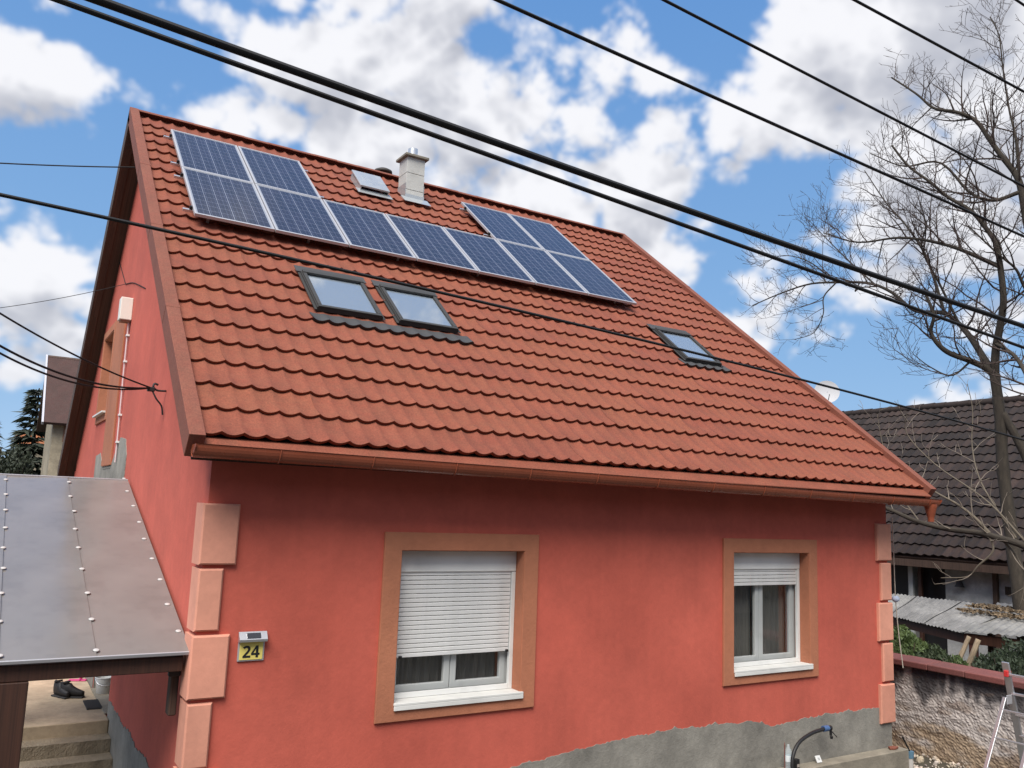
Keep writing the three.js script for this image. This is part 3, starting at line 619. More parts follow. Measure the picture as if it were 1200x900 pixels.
// ------------------------------------------------------------------ side landing, steps and what lies there
{
  const st = thing('side_steps', 'worn concrete steps and landing beside the gable under the canopy', 'steps', [0, 0, 0]);
  const rough = std([0.40, 0.34, 0.26], 0.95, { map: T.concrete, bumpMap: T.concreteB, bumpScale: 0.02 });
  part(st, 'landing', rbox(-1.9, -0.012, GY, 0.45, -11, -4.22, 0.015, 2), M.beige);
  for (let k = 1; k < 6; k++) {
    const y = 0.45 - k * 0.15; const g = new THREE.BoxGeometry(1.888, y - GY, 0.3, 40, 6, 4); const p = g.attributes.position;
    for (let i = 0; i < p.count; i++) if (p.getZ(i) > 0.14) p.setZ(i, p.getZ(i) + 0.018 * noise3.noise(p.getX(i) * 9, p.getY(i) * 14, k) - 0.006);
    g.computeVertexNormals(); g.translate(-0.956, (y + GY) / 2, -4.22 + (k - 0.5) * 0.3);
    part(st, 'step', metric(g), rough);
  }
  const shoe = (x, z, turn, label) => {
    const s = thing('shoe', label, 'shoe', [x, 0.45, z], 'black shoes on the landing'); s.rotation.y = turn; s.scale.setScalar(1.12);
    const pts = [], sides = 14, n = 12, pos = [], idx = [];
    for (let i = 0; i <= n; i++) {
      const t = i / n, w = 0.043 * Math.pow(Math.sin(Math.PI * clamp(0.08 + t * 0.86, 0, 1)), 0.45), h = t < 0.42 ? mix(0.17, 0.15, t / 0.42) : mix(0.15, 0.06, Math.pow((t - 0.42) / 0.58, 0.6));
      for (let k = 0; k < sides; k++) { const a = k / sides * 2 * Math.PI; pos.push(Math.cos(a) * w, Math.max(0.018, h / 2 + 0.018 + Math.sin(a) * h / 2), t * 0.27 - 0.13); }
    }
    for (let i = 0; i < n; i++) for (let k = 0; k < sides; k++) { const a = i * sides + k, b = i * sides + (k + 1) % sides; idx.push(a, a + sides, b, b, a + sides, b + sides); }
    for (const r0 of [0, n * sides]) for (let k = 1; k < sides - 1; k++) r0 ? idx.push(r0, r0 + k + 1, r0 + k) : idx.push(r0, r0 + k, r0 + k + 1);
    const g = new THREE.BufferGeometry(); g.setAttribute('position', new THREE.Float32BufferAttribute(pos, 3)); g.setIndex(idx); g.computeVertexNormals();
    part(s, 'upper', metric(g), std([0.012, 0.011, 0.012], 0.6));
    part(s, 'collar', new THREE.TorusGeometry(0.037, 0.012, 6, 16).rotateX(Math.PI / 2 - 0.25).translate(0, 0.178, -0.075), std([0.02, 0.018, 0.018], 0.9));
    part(s, 'sole', rbox(-0.045, 0.045, 0, 0.02, -0.135, 0.142, 0.009, 2), std([0.03, 0.028, 0.028], 0.8));
  };
  shoe(-0.43, -5.7, 0.5, 'black shoe standing on the landing, toe turned to the wall'); shoe(-0.31, -5.62, 1.1, 'black shoe lying in front of the other shoe on the landing');
  const b = thing('bucket', 'small white plastic bucket in the side door recess', 'bucket', [0.09, 0.465, -5.72]);
  part(b, 'pail', new THREE.LatheGeometry([[0, 0], [0.095, 0], [0.118, 0.2], [0.124, 0.202], [0.124, 0.212], [0.112, 0.212], [0.09, 0.01], [0, 0.01]].map((q) => new THREE.Vector2(...q)), 28), M.white);
  part(b, 'handle', tube(smooth([V(-0.12, 0.19, 0), V(-0.09, 0.14, 0.08), V(0, 0.11, 0.125), V(0.09, 0.14, 0.08), V(0.12, 0.19, 0)], 16), 0.004, 5), M.alu);
  const m = thing('door_mat', 'dark rubber grid mat lying at the side door', 'mat', [-0.09, 0.452, -5.07]);
  part(m, 'base', rbox(-0.11, 0.07, 0, 0.012, -0.25, 0.25, 0.004), std([0.035, 0.035, 0.036], 0.9));
  for (let k = 0; k < 12; k++) part(m, 'rib', rbox(-0.11, 0.07, 0.012, 0.02, -0.245 + k * 0.0415, -0.225 + k * 0.0415, 0.003), std([0.045, 0.045, 0.047], 0.9));
  const sl = thing('slipper', 'pink slipper lying on the landing near the bucket', 'slipper', [-0.14, 0.452, -6.72]); sl.rotation.y = 1.2;
  part(sl, 'sole', rbox(-0.045, 0.045, 0, 0.02, -0.12, 0.12, 0.009, 2), std([0.55, 0.06, 0.20], 0.7)); part(sl, 'strap', new THREE.TorusGeometry(0.045, 0.012, 6, 12, Math.PI).translate(0, 0.02, 0.04), std([0.5, 0.05, 0.18], 0.7));
}
// ------------------------------------------------------------------ at the foot of the front wall
{
  const h = thing('water_pipe', 'black plastic water pipe bent over beside the grey wall foot', 'pipe', [0, 0, 0]);
  part(h, 'pipe', tube(smooth([V(6.90, GY, 0.32), V(6.90, 0.1, 0.30), V(6.92, 0.36, 0.28), V(7.04, 0.50, 0.26), V(7.32, 0.58, 0.22), V(7.62, 0.60, 0.18)], 30), 0.022, 10), M.black);
  part(h, 'coupling', metric(cyl(0.036, 0.036, 0.09, 14).rotateZ(Math.PI / 2)).translate(7.66, 0.60, 0.175), M.blue);
  part(h, 'tap', join(cyl(0.028, 0.03, 0.07, 12).rotateZ(Math.PI / 2).translate(7.73, 0.598, 0.172), cyl(0.016, 0.016, 0.09, 10).translate(7.765, 0.55, 0.17), cyl(0.006, 0.006, 0.12, 8).rotateZ(0.9).translate(7.80, 0.52, 0.2), cyl(0.02, 0.016, 0.03, 10).translate(7.74, 0.49, 0.2)), M.black);
  const bt = thing('plastic_bottle', 'clear plastic bottle standing beside the black water pipe', 'bottle', [7.01, 0.176, 0.14]);
  part(bt, 'body', new THREE.LatheGeometry([[0, 0], [0.042, 0], [0.046, 0.02], [0.046, 0.08], [0.043, 0.09], [0.046, 0.1], [0.046, 0.19], [0.036, 0.235], [0.016, 0.275], [0.015, 0.3], [0, 0.3]].map((q) => new THREE.Vector2(...q)), 20), phys([0.85, 0.9, 0.92], 0.12, { transmission: 0.75, thickness: 0, ior: 1.4 }));
  part(bt, 'label', metric(cyl(0.0468, 0.0468, 0.07, 20, true)).translate(0, 0.14, 0), std([0.72, 0.76, 0.78], 0.6));
  const sw = thing('white_plate', 'small white plate leaning on the ledge at the wall foot', 'plate', [7.63, 0.176, 0.10]);
  part(sw, 'plate', rbox(-0.045, 0.045, 0, 0.085, 0, 0.012, 0.004), M.white).rotation.x = -0.5; part(sw, 'button', rbox(-0.014, 0.014, 0.03, 0.058, 0.012, 0.017, 0.003), M.pvcGrey).rotation.x = -0.5;
  const hl = thing('small_box', 'small dark box standing on the ledge by the bottle', 'box', [7.16, 0.176, 0.13]);
  part(hl, 'case', rbox(-0.035, 0.035, 0, 0.11, -0.03, 0.03, 0.008), M.black); part(hl, 'face', rbox(-0.02, 0.02, 0.02, 0.055, 0.031, 0.036, 0.004), std([0.4, 0.35, 0.3], 0.6)); 
  const rod = thing('marker_rod', 'thin rusty steel rod standing beside the black water pipe', 'rod', [6.83, 0, 0.24]);
  part(rod, 'rod', cyl(0.007, 0.007, 0.96, 8).translate(0, GY + 0.48, 0), std([0.16, 0.06, 0.05], 0.7)); part(rod, 'tip', cyl(0.002, 0.007, 0.03, 8).translate(0, GY + 0.975, 0), std([0.2, 0.08, 0.06], 0.7));
  const br = thing('broken_tile', 'broken red tile shard on the ledge by the house corner', 'shard', [9.12, 0.176, 0.1]);
  part(br, 'shard', metric(new THREE.ExtrudeGeometry(polyShape([[-0.08, -0.02], [0.0, -0.045], [0.09, -0.02], [0.06, 0.03], [-0.03, 0.04]]), { depth: 0.018, bevelEnabled: true, bevelSize: 0.004, bevelThickness: 0.004, bevelSegments: 1 }).rotateX(-Math.PI / 2).translate(0, 0.006, 0)), M.cap);
  const vp = thing('standpipe', 'grey standpipe with blue valve beside the house corner', 'pipe', [10.1, GY, -0.3]);
  part(vp, 'pipe', metric(cyl(0.045, 0.045, 0.30, 14)).translate(0, 0.15, 0), std([0.5, 0.48, 0.45], 0.7)); part(vp, 'valve', metric(cyl(0.06, 0.055, 0.09, 8)).translate(0, 0.345, 0), std([0.10, 0.20, 0.28], 0.5));
  part(vp, 'lever', tube([V(0, 0.39, 0), V(-0.06, 0.47, 0), V(-0.16, 0.60, 0.0)], 0.012, 6), M.black);
  const cd = thing('hanging_cord', 'pale cord hanging down past the house corner stones', 'cord', [0, 0, 0]);
  part(cd, 'cord', tube(smooth([V(9.84, 3.25, -0.3), V(9.835, 2.7, -0.29), V(9.865, 2.1, -0.3), V(9.93, 1.6, -0.31), V(10.0, 1.1, -0.3)], 24), 0.008, 6), std([0.55, 0.50, 0.42], 0.8));
  part(cd, 'cloth_knot', metric(new THREE.IcosahedronGeometry(0.06, 2)).scale(1.1, 0.8, 0.8).translate(9.87, 2.08, -0.3), std([0.50, 0.56, 0.70], 0.8));
}
// ------------------------------------------------------------------ step ladder
{
  const l = thing('step_ladder', 'aluminium folding step ladder standing by the rough boundary wall', 'ladder', [0, 0, 0]);
  const bar = (a, b, w, d) => { const L = a.distanceTo(b), g = new RoundedBoxGeometry(w, L, d, 1, 0.006); const m = new THREE.Object3D(); m.position.copy(a.clone().add(b).multiplyScalar(0.5)); m.quaternion.setFromUnitVectors(V(0, 1, 0), b.clone().sub(a).normalize()); m.updateMatrix(); return metric(g.applyMatrix4(m.matrix)); };
  const f = (y, z) => V(mix(10.80, 10.31, (y - GY) / (1.38 - GY)), y, z), b = (y, z) => V(mix(9.40, 10.26, (y - GY) / (0.92 - GY)), y, z);
  for (const z of [1.0, 1.42]) {
    part(l, 'stile', bar(f(GY, z), f(1.38, z), 0.032, 0.095), M.alu); part(l, 'rear_leg', bar(b(GY, z), b(0.93, z), 0.028, 0.05), M.alu);
    part(l, 'foot', rbox(10.75, 10.85, GY + 0.012, GY + 0.06, z - 0.02, z + 0.02, 0.006), M.black); part(l, 'foot', rbox(9.36, 9.45, GY + 0.012, GY + 0.06, z - 0.02, z + 0.02, 0.006), M.black);
    part(l, 'hinge', rbox(10.27, 10.40, 0.84, 0.96, z + 0.015, z + 0.026, 0.01), M.aluMatt);
  }
  for (const y of [-0.15, 0.13, 0.41, 0.69, 0.97, 1.22]) part(l, 'rung', bar(f(y, 1.01), f(y, 1.41), 0.055, 0.03), M.alu);
  for (const y of [-0.2, 0.1, 0.45, 0.78]) part(l, 'rear_rung', bar(b(y, 1.01), b(y, 1.41), 0.03, 0.024), M.alu);
  part(l, 'red_strap', rbox(10.30, 10.40, 1.19, 1.27, 0.975, 1.03, 0.008), std([0.55, 0.03, 0.03], 0.6));
}
// ------------------------------------------------------------------ boundary wall
{
  const w = thing('boundary_wall', 'low roughcast wall stained dark, with a red cap, beside the house', 'wall', [11.5, 0, 0]);
  const z0 = -5, z1 = 4, nz = 700, ny = 108, H = 1.36, pos = [], uv = [], idx = [];
  for (let j = 0; j <= ny; j++) for (let i = 0; i <= nz; i++) {
    const y = j / ny * H, z = mix(z0, z1, i / nz);
    const d = 0.014 * noise3.noise(z * 9, y * 9, 1) + 0.026 * Math.abs(noise3.noise(z * 19 + y * 9, y * 26 - z * 6, 3)) + 0.016 * noise3.noise(z * 41, y * 44, 6) + 0.02 * noise3.noise(z * 1.4, y * 1.8, 7);
    pos.push(-d - (1 - y / H) * 0.05, GY - 0.05 + y, z); uv.push(i / nz * (z1 - z0) / 5, y / H);
  }
  const n = nz + 1; for (let j = 0; j < ny; j++) for (let i = 0; i < nz; i++) { const a = j * n + i; idx.push(a, a + 1, a + n, a + n, a + 1, a + n + 1); }
  const g = new THREE.BufferGeometry(); g.setAttribute('position', new THREE.Float32BufferAttribute(pos, 3)); g.setAttribute('uv', new THREE.Float32BufferAttribute(uv, 2)); g.setIndex(idx); g.computeVertexNormals();
  const lo = pfbm(8, 5, 71), st = pnoise(64, 77), st2 = pnoise(16, 79), fine = pfbm(64, 3, 83, 0.7);
  // soot runs below the cap, bare lime in the middle, earth splashes at the foot, all with ragged outlines
  const tex = mkTex(1024, 512, (u, v) => {
    const run = 0.30 * st(u, v * 0.03) + 0.35 * st2(u, 0.2) + 0.45 * lo(u, v * 0.6);
    const soot = sstep(0.40, 0.62, run + (v - 0.80) * 1.1), earth = sstep(0.36, 0.58, lo(v * 0.7, u) + (0.28 - v) * 1.0), q = 0.86 + 0.26 * (fine(u, v) - 0.5);
    let c = [0.81, 0.775, 0.75]; c = c.map((a, k) => mix(a, [0.66, 0.56, 0.44][k], earth * 0.75)); c = c.map((a, k) => mix(a, [0.27, 0.26, 0.27][k], soot * 0.85));
    const moss = sstep(0.60, 0.70, lo(u * 2, v * 1.3)); c = c.map((a, k) => mix(a, [0.52, 0.45, 0.40][k], moss * 0.5));
    return c.map((a) => a * q);
  }, null);
  part(w, 'roughcast_face', g, std([1, 1, 1], 0.95, { map: tex }));
  part(w, 'core', box(0.04, 0.22, GY - 0.1, 0.86, z0, z1), M.render);
  for (let k = 0; k < 15; k++) { const c = part(w, 'cap_tile', rbox(-0.13, 0.30, 0, 0.10, 0.003, 0.597, 0.02, 2), std([0.30 + rr(-0.03, 0.03), 0.115, 0.10], 0.8, { map: T.granule })); c.position.set(0, 0.885 + rr(0, 0.006), z0 + k * 0.6); c.rotation.z = 0.06 + rr(-0.01, 0.01); }
}
// stones and rubble along the wall foot
{
  const g = new THREE.IcosahedronGeometry(1, 1); const p = g.attributes.position;
  for (let i = 0; i < p.count; i++) { const s = 1 + 0.3 * noise3.noise(p.getX(i) * 1.7, p.getY(i) * 1.7, p.getZ(i) * 1.7); p.setXYZ(i, p.getX(i) * s, p.getY(i) * s * 0.7, p.getZ(i) * s); }
  g.computeVertexNormals();
  const im = new THREE.InstancedMesh(g, std([0.46, 0.42, 0.36], 0.95), 900), o = new THREE.Object3D(), c = new THREE.Color();
  for (let i = 0; i < 900; i++) { const s = rr(0.008, 0.028) * (rnd() < 0.1 ? 1.7 : 1); o.position.set(11.45 - Math.pow(rnd(), 1.6) * 1.9, GY + 0.008 + s * 0.3, rr(-3, 2.2)); o.rotation.set(rr(0, 6), rr(0, 6), rr(0, 6)); o.scale.set(s * rr(0.8, 1.5), s, s * rr(0.8, 1.4)); o.updateMatrix(); im.setMatrixAt(i, o.matrix); const k = rr(0.6, 1.6); c.setRGB(k, k * rr(0.9, 1), k * rr(0.8, 1)); im.setColorAt(i, c); }
  im.name = 'rubble'; im.userData.kind = 'stuff'; tag(im, 'pale stones and rubble scattered along the foot of the boundary wall', 'rubble'); scene.add(im);
}
// ------------------------------------------------------------------ dark barn beyond the boundary wall
{
  const b = thing('dark_barn', 'long white-walled outbuilding under a dark brown tiled roof', 'barn', [0, 0, 0]);
  const xe = 19.5, ye = 2.33, xr = 25.5, yr = 7.08, z0 = -16, z1 = 3, ang = Math.atan2(yr - ye, xr - xe), L = Math.hypot(yr - ye, xr - xe);
  const lime = std([0.66, 0.68, 0.72], 0.95, { map: T.concrete, bumpMap: T.concreteB, bumpScale: 0.006 });
  part(b, 'wall', extr(polyShape([[-z1 + 0.4, GY], [-z0 - 0.4, GY], [-z0 - 0.4, 2.5], [-z1 + 0.4, 2.5]], [rectPts(5.76, 6.7, -0.3, 2.12), rectPts(6.82, 8.3, -0.3, 2.12)]), 0.4).rotateY(Math.PI / 2).translate(20.1, 0, 0), lime);
  part(b, 'rear_wall', box(30.5, 30.9, GY, 2.5, z0 + 0.4, z1 - 0.4), lime);
  for (const z of [z0 + 0.4, z1 - 0.7]) part(b, 'end_wall', extr(polyShape([[20.5, GY], [30.5, GY], [30.5, 2.6], [25.5, 6.7], [20.5, 2.6]]), 0.3).translate(0, 0, z), lime);
  part(b, 'door_leaf', box(20.36, 20.4, -0.3, 2.12, -6.7, -5.76), M.black); part(b, 'door_leaf', box(20.36, 20.4, -0.3, 2.12, -8.3, -6.82), M.black);
  part(b, 'door_post', rbox(20.0, 20.09, GY, 2.3, -6.74, -6.62, 0.01), M.pvcGrey); part(b, 'door_post', rbox(19.98, 20.07, GY, 2.3, -6.46, -6.36, 0.01), M.brownwood);
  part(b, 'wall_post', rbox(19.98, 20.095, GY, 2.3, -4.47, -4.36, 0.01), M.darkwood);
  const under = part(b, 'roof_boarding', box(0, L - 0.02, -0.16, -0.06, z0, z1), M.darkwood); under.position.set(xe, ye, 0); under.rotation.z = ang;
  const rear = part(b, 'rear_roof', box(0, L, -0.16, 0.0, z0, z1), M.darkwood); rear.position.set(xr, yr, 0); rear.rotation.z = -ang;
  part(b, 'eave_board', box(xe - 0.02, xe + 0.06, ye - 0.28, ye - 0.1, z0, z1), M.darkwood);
  // courses of waved tiles
  const N = 18, C = L / N, wv = 0.24, cols = Math.round((z1 - z0) / wv), seg = 5;
  const mats = [0, 1, 2, 3].map((k) => std([0.040 + 0.007 * k, 0.029 + 0.004 * k, 0.025 + 0.003 * k], 0.9, { map: T.granule, bumpMap: T.stuccoB, bumpScale: 0.003, vertexColors: true }));
  for (let c = 0; c < N; c++) {
    const pos = [], uv = [], idx = [], col = [], n = cols * seg;
    const rows = [[0.03, -0.06], [0.0, -0.008], [0.012, 0.0], [C * 0.55, -0.02], [C + 0.03, -0.045]];
    for (const [t, dh] of rows) for (let i = 0; i <= n; i++) {
      const q = i / seg, h = 0.022 * Math.cos(q * 2 * Math.PI), tileN = Math.floor(q), jit = 0.035 * noise3.noise(tileN * 1.7, c * 3.1, 0.5), tone = 0.95 + 0.9 * noise3.noise(tileN * 2.37, c * 4.7, 8.5), sag = 0.05 * noise3.noise(q * 0.05, c * 0.12, 4) ;
      pos.push(t + (t < 0.05 ? jit : 0), h + dh + 0.06 + sag, z0 + q * wv); uv.push(q * wv, c * C + t); col.push(tone, tone * 0.97, tone * 0.95);
    }
    const w = n + 1; for (let r = 0; r < rows.length - 1; r++) for (let i = 0; i < n; i++) { const a = r * w + i, d = a + w; idx.push(a, a + 1, d, d, a + 1, d + 1); }
    const g = new THREE.BufferGeometry(); g.setAttribute('position', new THREE.Float32BufferAttribute(pos, 3)); g.setAttribute('uv', new THREE.Float32BufferAttribute(uv, 2)); g.setAttribute('color', new THREE.Float32BufferAttribute(col, 3)); g.setIndex(idx); g.computeVertexNormals();
    const m = part(b, 'tile_course', g, mats[Math.floor(rnd() * 4)]); m.position.set(xe + c * C * Math.cos(ang), ye + c * C * Math.sin(ang), 0); m.rotation.z = ang;
  }
  const ridgeM = std([0.05, 0.036, 0.03], 0.9, { map: T.granule });
  for (let k = 0; k < 48; k++) { const r = part(b, 'ridge_tile', metric(cyl(0.13, 0.115, 0.43, 12, true).rotateX(Math.PI / 2)), ridgeM); r.position.set(xr, yr + 0.03 + rr(-0.01, 0.012), z0 + 0.2 + k * 0.4); r.rotation.x = rr(-0.03, 0.03); }
  const bell = thing('wall_lamp', 'small dark bell-shaped lamp on the white outbuilding wall', 'lamp', [20.0, 1.6, -5.32]);
  part(bell, 'shade', new THREE.LatheGeometry([[0.0, 0.22], [0.05, 0.21], [0.09, 0.05], [0.12, 0.0], [0.1, 0.0], [0, 0.18]].map((q) => new THREE.Vector2(...q)), 14), std([0.05, 0.045, 0.045], 0.7)); part(bell, 'arm', box(0.0, 0.1, 0.14, 0.17, -0.015, 0.015), M.black);
  const brd = thing('wall_board', 'weathered dark board fixed to the white outbuilding wall', 'board', [20.05, 1.62, -3.8]);
  part(brd, 'board', metric(new THREE.ExtrudeGeometry(polyShape([[-0.42, 0.02], [-0.3, 0.08], [0.4, 0.1], [0.4, -0.1], [-0.2, -0.1]]), { depth: 0.04, bevelEnabled: false }).rotateY(Math.PI / 2)), std([0.09, 0.07, 0.055], 0.9, { map: T.wood })); part(brd, 'nail', cyl(0.012, 0.012, 0.06, 6).rotateZ(Math.PI / 2).translate(0.03, 0.03, 0.1), M.black);
  const d = thing('satellite_dish', 'pale grey satellite dish on a mast over the dark roof ridge', 'satellite dish', [24.7, 7.0, -12.92]);
  const dish = new THREE.LatheGeometry(Array.from({ length: 12 }, (_, k) => new THREE.Vector2(0.45 * k / 11, 0.09 * (k / 11) ** 2)), 36);
  const dm = part(d, 'reflector', dish, std([0.44, 0.44, 0.45], 0.7)); dm.position.set(0, 0.86, 0); dm.rotation.set(1.2, 0, 0.75);
  part(d, 'mast', cyl(0.025, 0.025, 1.0, 10).translate(0.03, 0.4, 0), M.aluMatt); part(d, 'feed_arm', tube([V(-0.05, 0.45, 0.05), V(-0.35, 0.55, 0.35), V(-0.42, 0.72, 0.45)], 0.014, 6), M.aluMatt);
}
// ------------------------------------------------------------------ lean-to shed roof of corrugated sheets
{
  const s = thing('shed_roof', 'low shed roof of weathered grey corrugated sheets on dark posts', 'shed', [0, 0, 0]);
  const grey = [[0.40, 0.40, 0.41], [0.43, 0.43, 0.43], [0.36, 0.36, 0.37]].map((c) => std(c, 0.8, { map: T.concrete }));
  // each sheet spans between two corners at the front (a, b) and two at the back (d, c)
  const sheet = (a, b, c, d, waves, m) => {
    const nu = waves * 8, nv = 10, pos = [], uv = [], idx = [];
    for (let j = 0; j <= nv; j++) for (let i = 0; i <= nu; i++) {
      const u = i / nu, v = j / nv, p = a.clone().lerp(b, u).lerp(d.clone().lerp(c, u), v);
      p.y += 0.011 * Math.cos(u * waves * 2 * Math.PI) + 0.03 * noise3.noise(u * 2 + waves, v * 2, 3); pos.push(p.x, p.y, p.z); uv.push(u * 3, v * 3);
    }
    const w = nu + 1; for (let j = 0; j < nv; j++) for (let i = 0; i < nu; i++) { const q = j * w + i; idx.push(q, q + w, q + 1, q + 1, q + w, q + w + 1); }
    const g = new THREE.BufferGeometry(); g.setAttribute('position', new THREE.Float32BufferAttribute(pos, 3)); g.setAttribute('uv', new THREE.Float32BufferAttribute(uv, 2)); g.setIndex(idx); g.computeVertexNormals();
    part(s, 'corrugated_sheet', g, m);
  };
  const F = (z) => V(mix(14.0, 15.0, (-1.72 - z) / 2.13), 1.22, z), K = (z) => V(17.4, 1.47, z - 0.9);
  const zs = [-6.2, -5.1, -4.0, -2.9, -1.75];
  for (let k = 0; k < 4; k++) sheet(F(zs[k]), F(zs[k + 1] + 0.06), K(zs[k + 1] + 0.06), K(zs[k]), 12, grey[k % 3]);
  sheet(V(14.0, 1.235, -1.8), V(13.95, 1.33, -0.5), V(16.2, 1.40, -1.2), V(16.2, 1.36, -2.5), 9, grey[1]);
  sheet(V(13.95, 1.32, -0.55), V(13.9, 1.33, 0.8), V(16.2, 1.42, 0.2), V(16.2, 1.39, -1.2), 9, grey[0]);
  sheet(V(16.1, 1.47, -2.4), V(16.1, 1.5, 0.4), V(17.5, 1.56, -0.2), V(17.5, 1.53, -3.0), 18, grey[2]);
  const beam = (a, b, w, h) => { const L = a.distanceTo(b), g = new THREE.BoxGeometry(w, h, L); const m = part(s, 'beam', metric(g), M.brownwood); m.position.copy(a.clone().add(b).multiplyScalar(0.5)); m.lookAt(b); };
  beam(F(-6.2).add(V(0.12, -0.12, 0)), F(-1.75).add(V(0.12, -0.12, 0)), 0.1, 0.16); beam(V(14.1, 1.12, -1.75), V(14.05, 1.2, 0.8), 0.1, 0.17);
  beam(V(17.2, 1.3, -6.6), V(17.2, 1.38, 0.3), 0.1, 0.14);
  for (const [x, z] of [[14.12, -1.62], [14.1, -0.1], [15.2, -4.1]]) part(s, 'post', rbox(x - 0.06, x + 0.06, GY, 1.1, z - 0.06, z + 0.06, 0.008), std([0.12, 0.045, 0.035], 0.8, { map: T.wood }));
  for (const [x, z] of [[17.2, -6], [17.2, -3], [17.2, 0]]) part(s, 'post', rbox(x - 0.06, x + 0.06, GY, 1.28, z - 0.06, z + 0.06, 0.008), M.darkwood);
  const litter = new THREE.InstancedMesh(new THREE.PlaneGeometry(0.06, 0.035), std([0.16, 0.115, 0.07], 0.95, { side: THREE.DoubleSide }), 2600), o = new THREE.Object3D(), c = new THREE.Color();
  for (let i = 0; i < 2600; i++) { const t = rnd(), z = rr(-3.0, 0.2), x = 16.35 + (rnd() + rnd() - 1) * 0.75 + 0.2 * noise3.noise(z * 2, 1, 1); o.position.set(x, 1.45 + rr(0, 0.035) + (x > 16.2 ? 0.04 : -0.03), z); o.rotation.set(rr(-1.9, -1.2), rr(0, 6), rr(0, 6)); o.scale.setScalar(rr(0.5, 1.3)); o.updateMatrix(); litter.setMatrixAt(i, o.matrix); const k = rr(0.5, 1.6); c.setRGB(k, k, k); litter.setColorAt(i, c); }
  litter.name = 'leaf_litter'; litter.userData.kind = 'stuff'; tag(litter, 'brown dead leaves lying on the corrugated shed roof', 'leaves'); scene.add(litter);
  const log = thing('forked_log', 'pale forked log leaning against the shed post', 'log', [0, 0, 0]);
  const lm = std([0.58, 0.47, 0.35], 0.9, { map: T.bark });
  part(log, 'stem', tube(smooth([V(13.72, GY, -1.62), V(13.68, 0.3, -1.60), V(13.66, 0.72, -1.64), V(13.72, 1.0, -1.56), V(13.78, 1.2, -1.50)], 14), (i) => 0.052 - i * 0.001, 9), lm);
  part(log, 'fork', tube(smooth([V(13.70, 0.1, -1.58), V(13.66, 0.6, -1.50), V(13.66, 0.95, -1.36), V(13.72, 1.18, -1.30)], 12), (i) => 0.058 - i * 0.001, 9), lm);
}
// ------------------------------------------------------------------ foliage helpers and shrubs
function leafCloud(n, centre, size, leaf, dens) {
  const pos = [], nor = [], q = new THREE.Quaternion(), e = new THREE.Euler();
  let made = 0;
  while (made < n) {
    const x = rr(-1, 1), y = rr(-1, 1), z = rr(-1, 1); const r = Math.hypot(x, y, z), lump = 0.75 + 0.4 * noise3.noise(x * 2.2 + centre.x, y * 2.2, z * 2.2 + centre.z);
    if (r > lump || rnd() > dens(r / lump)) continue;
    const c = V(centre.x + x * size.x, centre.y + y * size.y, centre.z + z * size.z); q.setFromEuler(e.set(rr(-1, 1), rr(0, 6.3), rr(-1, 1)));
    const s = leaf * rr(0.6, 1.3), a = V(0, s, 0).applyQuaternion(q), b = V(s * 0.42, s * 0.1, s * 0.12).applyQuaternion(q), d = V(-s * 0.42, s * 0.1, s * 0.12).applyQuaternion(q), f = V(0, -s * 0.7, 0).applyQuaternion(q);
    for (const t of [[a, b, f], [a, f, d]]) for (const k of t) pos.push(c.x + k.x, c.y + k.y, c.z + k.z);
    made++;
  }
  const g = new THREE.BufferGeometry(); g.setAttribute('position', new THREE.Float32BufferAttribute(pos, 3)); g.setAttribute('uv', new THREE.Float32BufferAttribute(new Float32Array(pos.length / 3 * 2), 2)); g.computeVertexNormals(); return g;
}
const leafM = (c) => phys(c, 0.7, { side: THREE.DoubleSide, transmission: 0.25, thickness: 0 });
function shrub(name, label, x, y, z, sx, sy, sz, n, leaf, m, group) {
  const s = thing(name, label, 'shrub', [x, GY, z], group);
  part(s, 'foliage', leafCloud(n, V(0, y - GY, 0), V(sx, sy, sz), leaf, (r) => 0.25 + 0.75 * r), m);
  const st = []; for (let k = 0; k < 7; k++) { const a = k * 0.9; st.push(tube([V(0.05 * Math.cos(a), 0, 0.05 * Math.sin(a)), V(sx * 0.3 * Math.cos(a), (y - GY) * 0.5, sz * 0.3 * Math.sin(a)), V(sx * 0.6 * Math.cos(a), y - GY + sy * 0.4, sz * 0.6 * Math.sin(a))], [0.025, 0.016, 0.006], 5)); }
  part(s, 'stems', join(st), std([0.10, 0.07, 0.05], 0.9));
}
{
  const g1 = leafM([0.085, 0.13, 0.035]), g2 = leafM([0.03, 0.05, 0.022]), g3 = leafM([0.05, 0.075, 0.03]);
  shrub('garden_shrub', 'bright green leafy shrub behind the red wall cap by the house corner', 12.9, 0.85, -2.35, 0.55, 0.55, 0.7, 2600, 0.055, g1, 'shrubs behind the boundary wall');
  shrub('garden_shrub', 'mid green shrub under the shed eave behind the red wall cap', 13.0, 0.70, -1.75, 0.45, 0.42, 0.45, 1800, 0.05, g3, 'shrubs behind the boundary wall');
  shrub('garden_shrub', 'dark evergreen shrub behind the wall cap above the step ladder', 12.7, 0.85, -0.05, 0.75, 0.65, 0.75, 4200, 0.05, g2, 'shrubs behind the boundary wall');
  shrub('garden_shrub', 'small pale green sprig beside the forked log', 13.1, 0.72, -1.35, 0.22, 0.26, 0.22, 420, 0.05, g1, 'shrubs behind the boundary wall');
}
